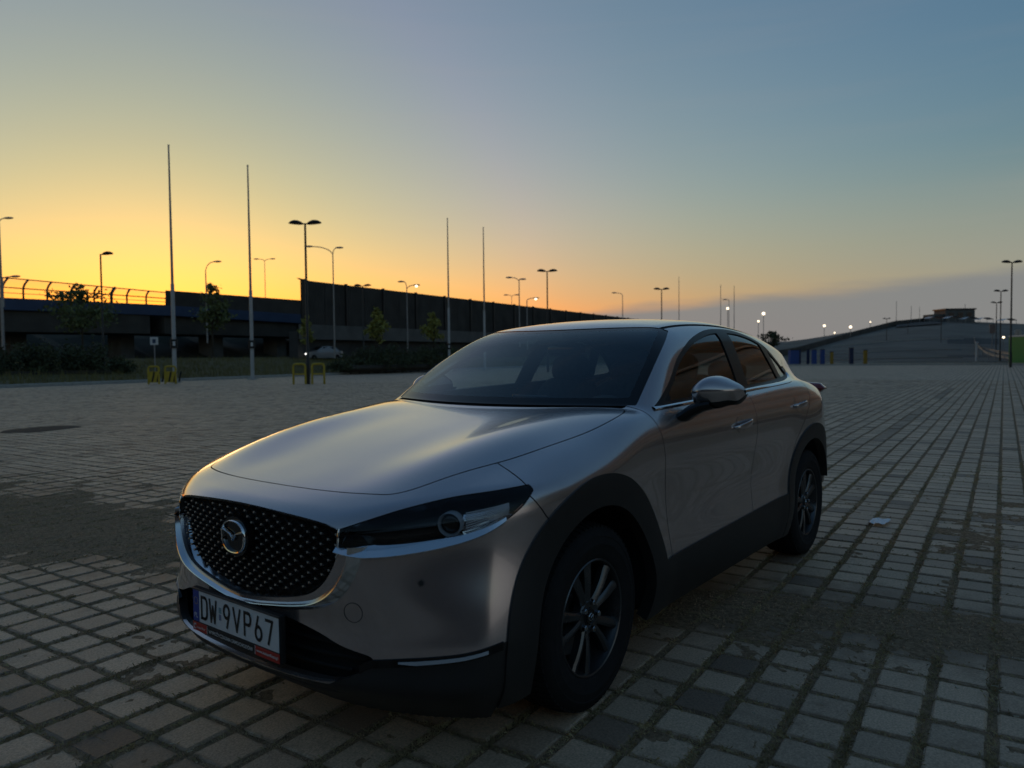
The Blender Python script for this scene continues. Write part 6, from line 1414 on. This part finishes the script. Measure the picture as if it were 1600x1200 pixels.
# ------------------------------------------------------------------ wheels
def wheel(x, sgn, steer=0.0):
    root = empty('wheel', (x, sgn * .745, .343), 0, car); root.rotation_euler = (0, 0, steer + (0 if sgn > 0 else math.pi))
    mb = MB(); R = .343; n = 96
    prof = [(.205, -.10), (.232, -.108), (.285, -.112), (.318, -.106), (.333, -.094), (.340, -.075), (R, -.04), (R, .04), (.340, .075), (.333, .096), (.318, .110), (.300, .1155), (.297, .1135), (.270, .1175), (.267, .1155), (.238, .112), (.222, .106), (.212, .098)]
    mb.lathe(prof, n, 'y')
    # tread blocks along both shoulders and three ribs
    for k in range(72):
        t0 = 2 * math.pi * k / 72
        for (ya, yb, tw, sk) in ((.050, .098, .030, .02), (-.098, -.050, .030, -.02), (.006, .044, .036, .03), (-.044, -.006, .036, -.03)):
            ra = R + .0045 - (.010 if abs(ya) > .09 else 0); rb = R + .0045 - (.010 if abs(yb) > .09 else 0); vs = []
            for (yw, r2, so_) in ((ya, ra, 0), (yb, rb, sk)):
                for (dt, dr) in ((-tw, -.012), (-tw, 0), (tw, 0), (tw, -.012)):
                    t = t0 + dt + so_; vs.append(((r2 + dr) * math.sin(t), yw, (r2 + dr) * math.cos(t)))
            mb.add(vs, [(0, 1, 5, 4), (1, 2, 6, 5), (2, 3, 7, 6), (0, 3, 2, 1), (4, 5, 6, 7)])
    mb.build('tyre', M_RUBBER, root, smooth=35)
    rim = empty('rim', (0, 0, 0), parent=root)
    mb = MB(); mb.lathe([(.216, .088), (.2165, .103), (.213, .106), (.208, .103), (.204, .088), (.192, .05), (.186, -.02), (.19, -.09)], 72, 'y'); mb.build('rim_barrel', M_RIM, rim, smooth=40)
    mb = MB(); mb.lathe([(.155, -.01), (.155, .012), (.07, .014), (.068, .03), (.0, .03)], 48, 'y'); mb.build('brake_disc', M_DISC, rim, smooth=40)
    mb = MB(); mb.lathe([(.19, -.03), (.10, -.035), (.0, -.035)], 32, 'y'); mb.build('hub_back', M_SOFT, rim)
    mb = MB()
    for k in range(5):
        for s_ in (-1, 1):
            a0 = 2 * math.pi * k / 5 + .30; a1 = a0 + s_ * .245; a0 = a0 + s_ * .21; rows = []
            for t in np.linspace(0, 1, 9):
                r = .040 + (.207 - .040) * t; a = a0 + (a1 - a0) * t; hw = np.interp(t, [0, .3, 1], [.020, .0155, .0215]); yf = .086 + .010 * math.sin(t * 2.4) + (.004 if t > .9 else 0)
                c_, s2 = math.cos(a), math.sin(a); px, pz = r * s2, r * c_; nx, nz = c_, -s2
                rows.append([(px - nx * hw, yf - .034, pz - nz * hw), (px - nx * hw, yf - .006, pz - nz * hw), (px - nx * hw * .45, yf, pz - nz * hw * .45), (px + nx * hw * .45, yf - .003, pz + nz * hw * .45), (px + nx * hw, yf - .012, pz + nz * hw), (px + nx * hw, yf - .034, pz + nz * hw)])
            m2 = MB(); m2.grid(rows); m2.build('spoke', M_RIM, rim, smooth=35)
    mb = MB(); mb.lathe([(.066, .05), (.066, .082), (.060, .088), (.034, .086), (.033, .090), (.0, .091)], 40, 'y'); mb.build('hub', M_RIM, rim, smooth=35)
    for k in range(5):
        a = 2 * math.pi * k / 5 + .30 + math.pi / 5; mb = MB(); mb.lathe([(.0115, .07), (.0115, .098), (.009, .101), (.0, .101)], 6, 'y', (.052 * math.sin(a), 0, .052 * math.cos(a))); mb.build('wheel_nut', M_DCHROME, rim)
    mb = MB(); mb.lathe([(.030, .088), (.030, .0935), (.026, .0945), (.0235, .092), (0, .092)], 32, 'y'); mb.build('centre_cap', M_GLOSS, rim, smooth=30)
    mb = MB(); mb.tube([(.0155 * math.cos(t), .0945, .0125 * math.sin(t)) for t in np.linspace(0, 2 * math.pi, 25)[:-1]], .0016, 5, closed=True); mb.tube([(-.013, .0945, .005), (-.005, .095, .001), (0, .095, -.004), (.005, .095, .001), (.013, .0945, .005)], .0014, 5); mb.build('cap_emblem', M_CHROME, rim, smooth=60)
    return root
for x, st in ((1.3275, .017), (-1.3275, 0.0)):
    for sgn in (1, -1): wheel(x, sgn, st)
# ------------------------------------------------------------------ wheel housings, underbody
for cx in (1.3275, -1.3275):
    for sgn in (1, -1):
        rows = []
        for t in np.linspace(R_(-10), R_(190 if cx > 0 else 163), 33):
            rows.append([(cx + .445 * math.cos(t), sgn * y, .335 + .445 * math.sin(t)) for y in (.885 - .03, .80, .60, .50)])
        mb = MB(); mb.grid(rows); n0 = len(mb.v); mb.add([(cx + .445 * math.cos(t), sgn * .50, .335 + .445 * math.sin(t)) for t in np.linspace(R_(-10), R_(190 if cx > 0 else 163), 33)], [tuple(range(33))]); mb.build('wheel_housing', M_SOFT, car, smooth=60)
mb = MB(); mb.box((0, 0, .30), (1.68, 1.64, .16)); mb.box((1.47, 0, .36), (1.18, .98, .30)); mb.box((-1.44, 0, .36), (1.15, .98, .30)); mb.box((1.45, 0, .62), (1.10, .98, .38)); mb.build('underbody', M_SOFT, car)
mb = MB(); mb.box((.80, 0, .70), (.12, 1.6, .60)); mb.build('bulkhead', M_SOFT, car)
# ------------------------------------------------------------------ cabin
cab = empty('cabin', (0, 0, 0), parent=car)
rows = []
for y in np.linspace(-.74, .74, 31):
    hump = .035 * math.exp(-((y - .37) / .20) ** 2); rows.append([(.90 - .30 * y * y, y, 1.035), (.70, y, 1.030 + hump * .4), (.58, y, 1.035 + hump), (.50, y, 1.020 + hump * .8), (.46, y, .97), (.44, y, .85), (.50, y, .62)])
mb = MB(); mb.grid(rows); mb.build('dashboard', M_DASH, cab, smooth=60)
mb = MB(); mb.box((.53, -.02, 1.068), (.018, .24, .085), bev=.006); mb.build('display_screen', M_GLOSS, cab)
st = MB(); c0 = Vector((.33, .36, .935)); ax = Vector((-.9, 0, .42)).normalized(); Ms = ax.to_track_quat('Z', 'Y').to_matrix().to_4x4(); Ms.translation = c0
st.tube([tuple(Ms @ Vector((.183 * math.cos(t), .183 * math.sin(t), 0))) for t in np.linspace(0, 2 * math.pi, 41)[:-1]], .014, 8, closed=True)
for a in (0, math.pi, -math.pi / 2): st.tube([tuple(Ms @ Vector((.05 * math.cos(a), .05 * math.sin(a), -.015))), tuple(Ms @ Vector((.18 * math.cos(a), .18 * math.sin(a), 0)))], .016, 6)
st.lathe([(.065, -.03), (.06, .0), (0, .004)], 20); st.v[-60:] = [tuple(Ms @ Vector(q)) for q in st.v[-60:]]; st.build('steering_wheel', M_DASH, cab, smooth=50)
def cushion(mb, c, d, M_=None, p=3.2):
    """rounded pillow block"""
    rows = []
    for u in np.linspace(-math.pi / 2, math.pi / 2, 13):
        r = []
        for v in np.linspace(0, 2 * math.pi, 25):
            f = lambda q: math.copysign(abs(q) ** (2 / p), q)
            q = Vector((d[0] / 2 * f(math.cos(u)) * f(math.cos(v)), d[1] / 2 * f(math.cos(u)) * f(math.sin(v)), d[2] / 2 * f(math.sin(u))))
            if M_ is not None: q = M_ @ q
            r.append((c[0] + q.x, c[1] + q.y, c[2] + q.z))
        rows.append(r)
    mb.grid(rows)
for y in (.37, -.37):
    seat = empty('front_seat', (0, 0, 0), parent=cab); tilt = Matrix.Rotation(R_(-17), 3, 'Y')
    mb = MB(); cushion(mb, (.02, y, .58), (.54, .52, .18)); mb.build('seat_cushion', M_SEAT, seat, smooth=60)
    mb = MB(); cushion(mb, (-.30, y, .88), (.16, .50, .62), tilt); mb.build('seat_back', M_SEAT, seat, smooth=60)
    mb = MB(); cushion(mb, (-.385, y, 1.235), (.11, .27, .19), tilt, 2.8); mb.build('headrest', M_SEAT, seat, smooth=60)
    for dy in (-.06, .06):
        mb = MB(); mb.tube([(-.375, y + dy, 1.10), (-.382, y + dy, 1.20)], .006, 6); mb.build('headrest_post', M_CHROME, seat)
mb = MB(); cushion(mb, (-1.02, 0, .88), (.2, 1.30, .62), Matrix.Rotation(R_(-20), 3, 'Y')); mb.build('rear_bench', M_SEAT, cab, smooth=60)
for y in (.38, 0, -.38):
    mb = MB(); cushion(mb, (-1.14, y, 1.20), (.10, .26, .14), None, 2.8); mb.build('headrest', M_SEAT, cab, smooth=60)
mb = MB()
for sgn in (1, -1):
    mb = MB(); mb.grid([[(x, sgn * y, z) for x in np.linspace(.85, -1.5, 8)] for (y, z) in ((.70, .40), (.735, .70), (.755, .98), (.772, 1.06))]); mb.build('door_lining', M_DASH, cab, smooth=60)
rows = []
for x in np.linspace(.16, -1.55, 14):
    rows.append([(x, y, float(_Rf(x)) - .05 - .085 * y * y - .1 * y ** 4) for y in np.linspace(-.54, .54, 13)])
mb = MB(); mb.grid(rows); mb.build('headliner', M_TRIM, cab, smooth=60)
mb = MB(); mb.box((.30, 0, 1.405), (.16, .20, .06), bev=.02); mb.build('camera_housing', M_SOFT, cab)
mb = MB(); cushion(mb, (.22, 0, 1.350), (.05, .25, .075)); mb.build('rear_view_mirror', M_GLOSS, cab, smooth=60)
mb = MB(); mb.box((-.45, 0, .39), (2.3, 1.40, .04)); mb.build('cabin_floor', M_SOFT, cab)
mb = MB(); mb.box((-1.7, 0, .75), (.5, 1.1, .7)); mb.build('boot_trim', M_SOFT, cab)
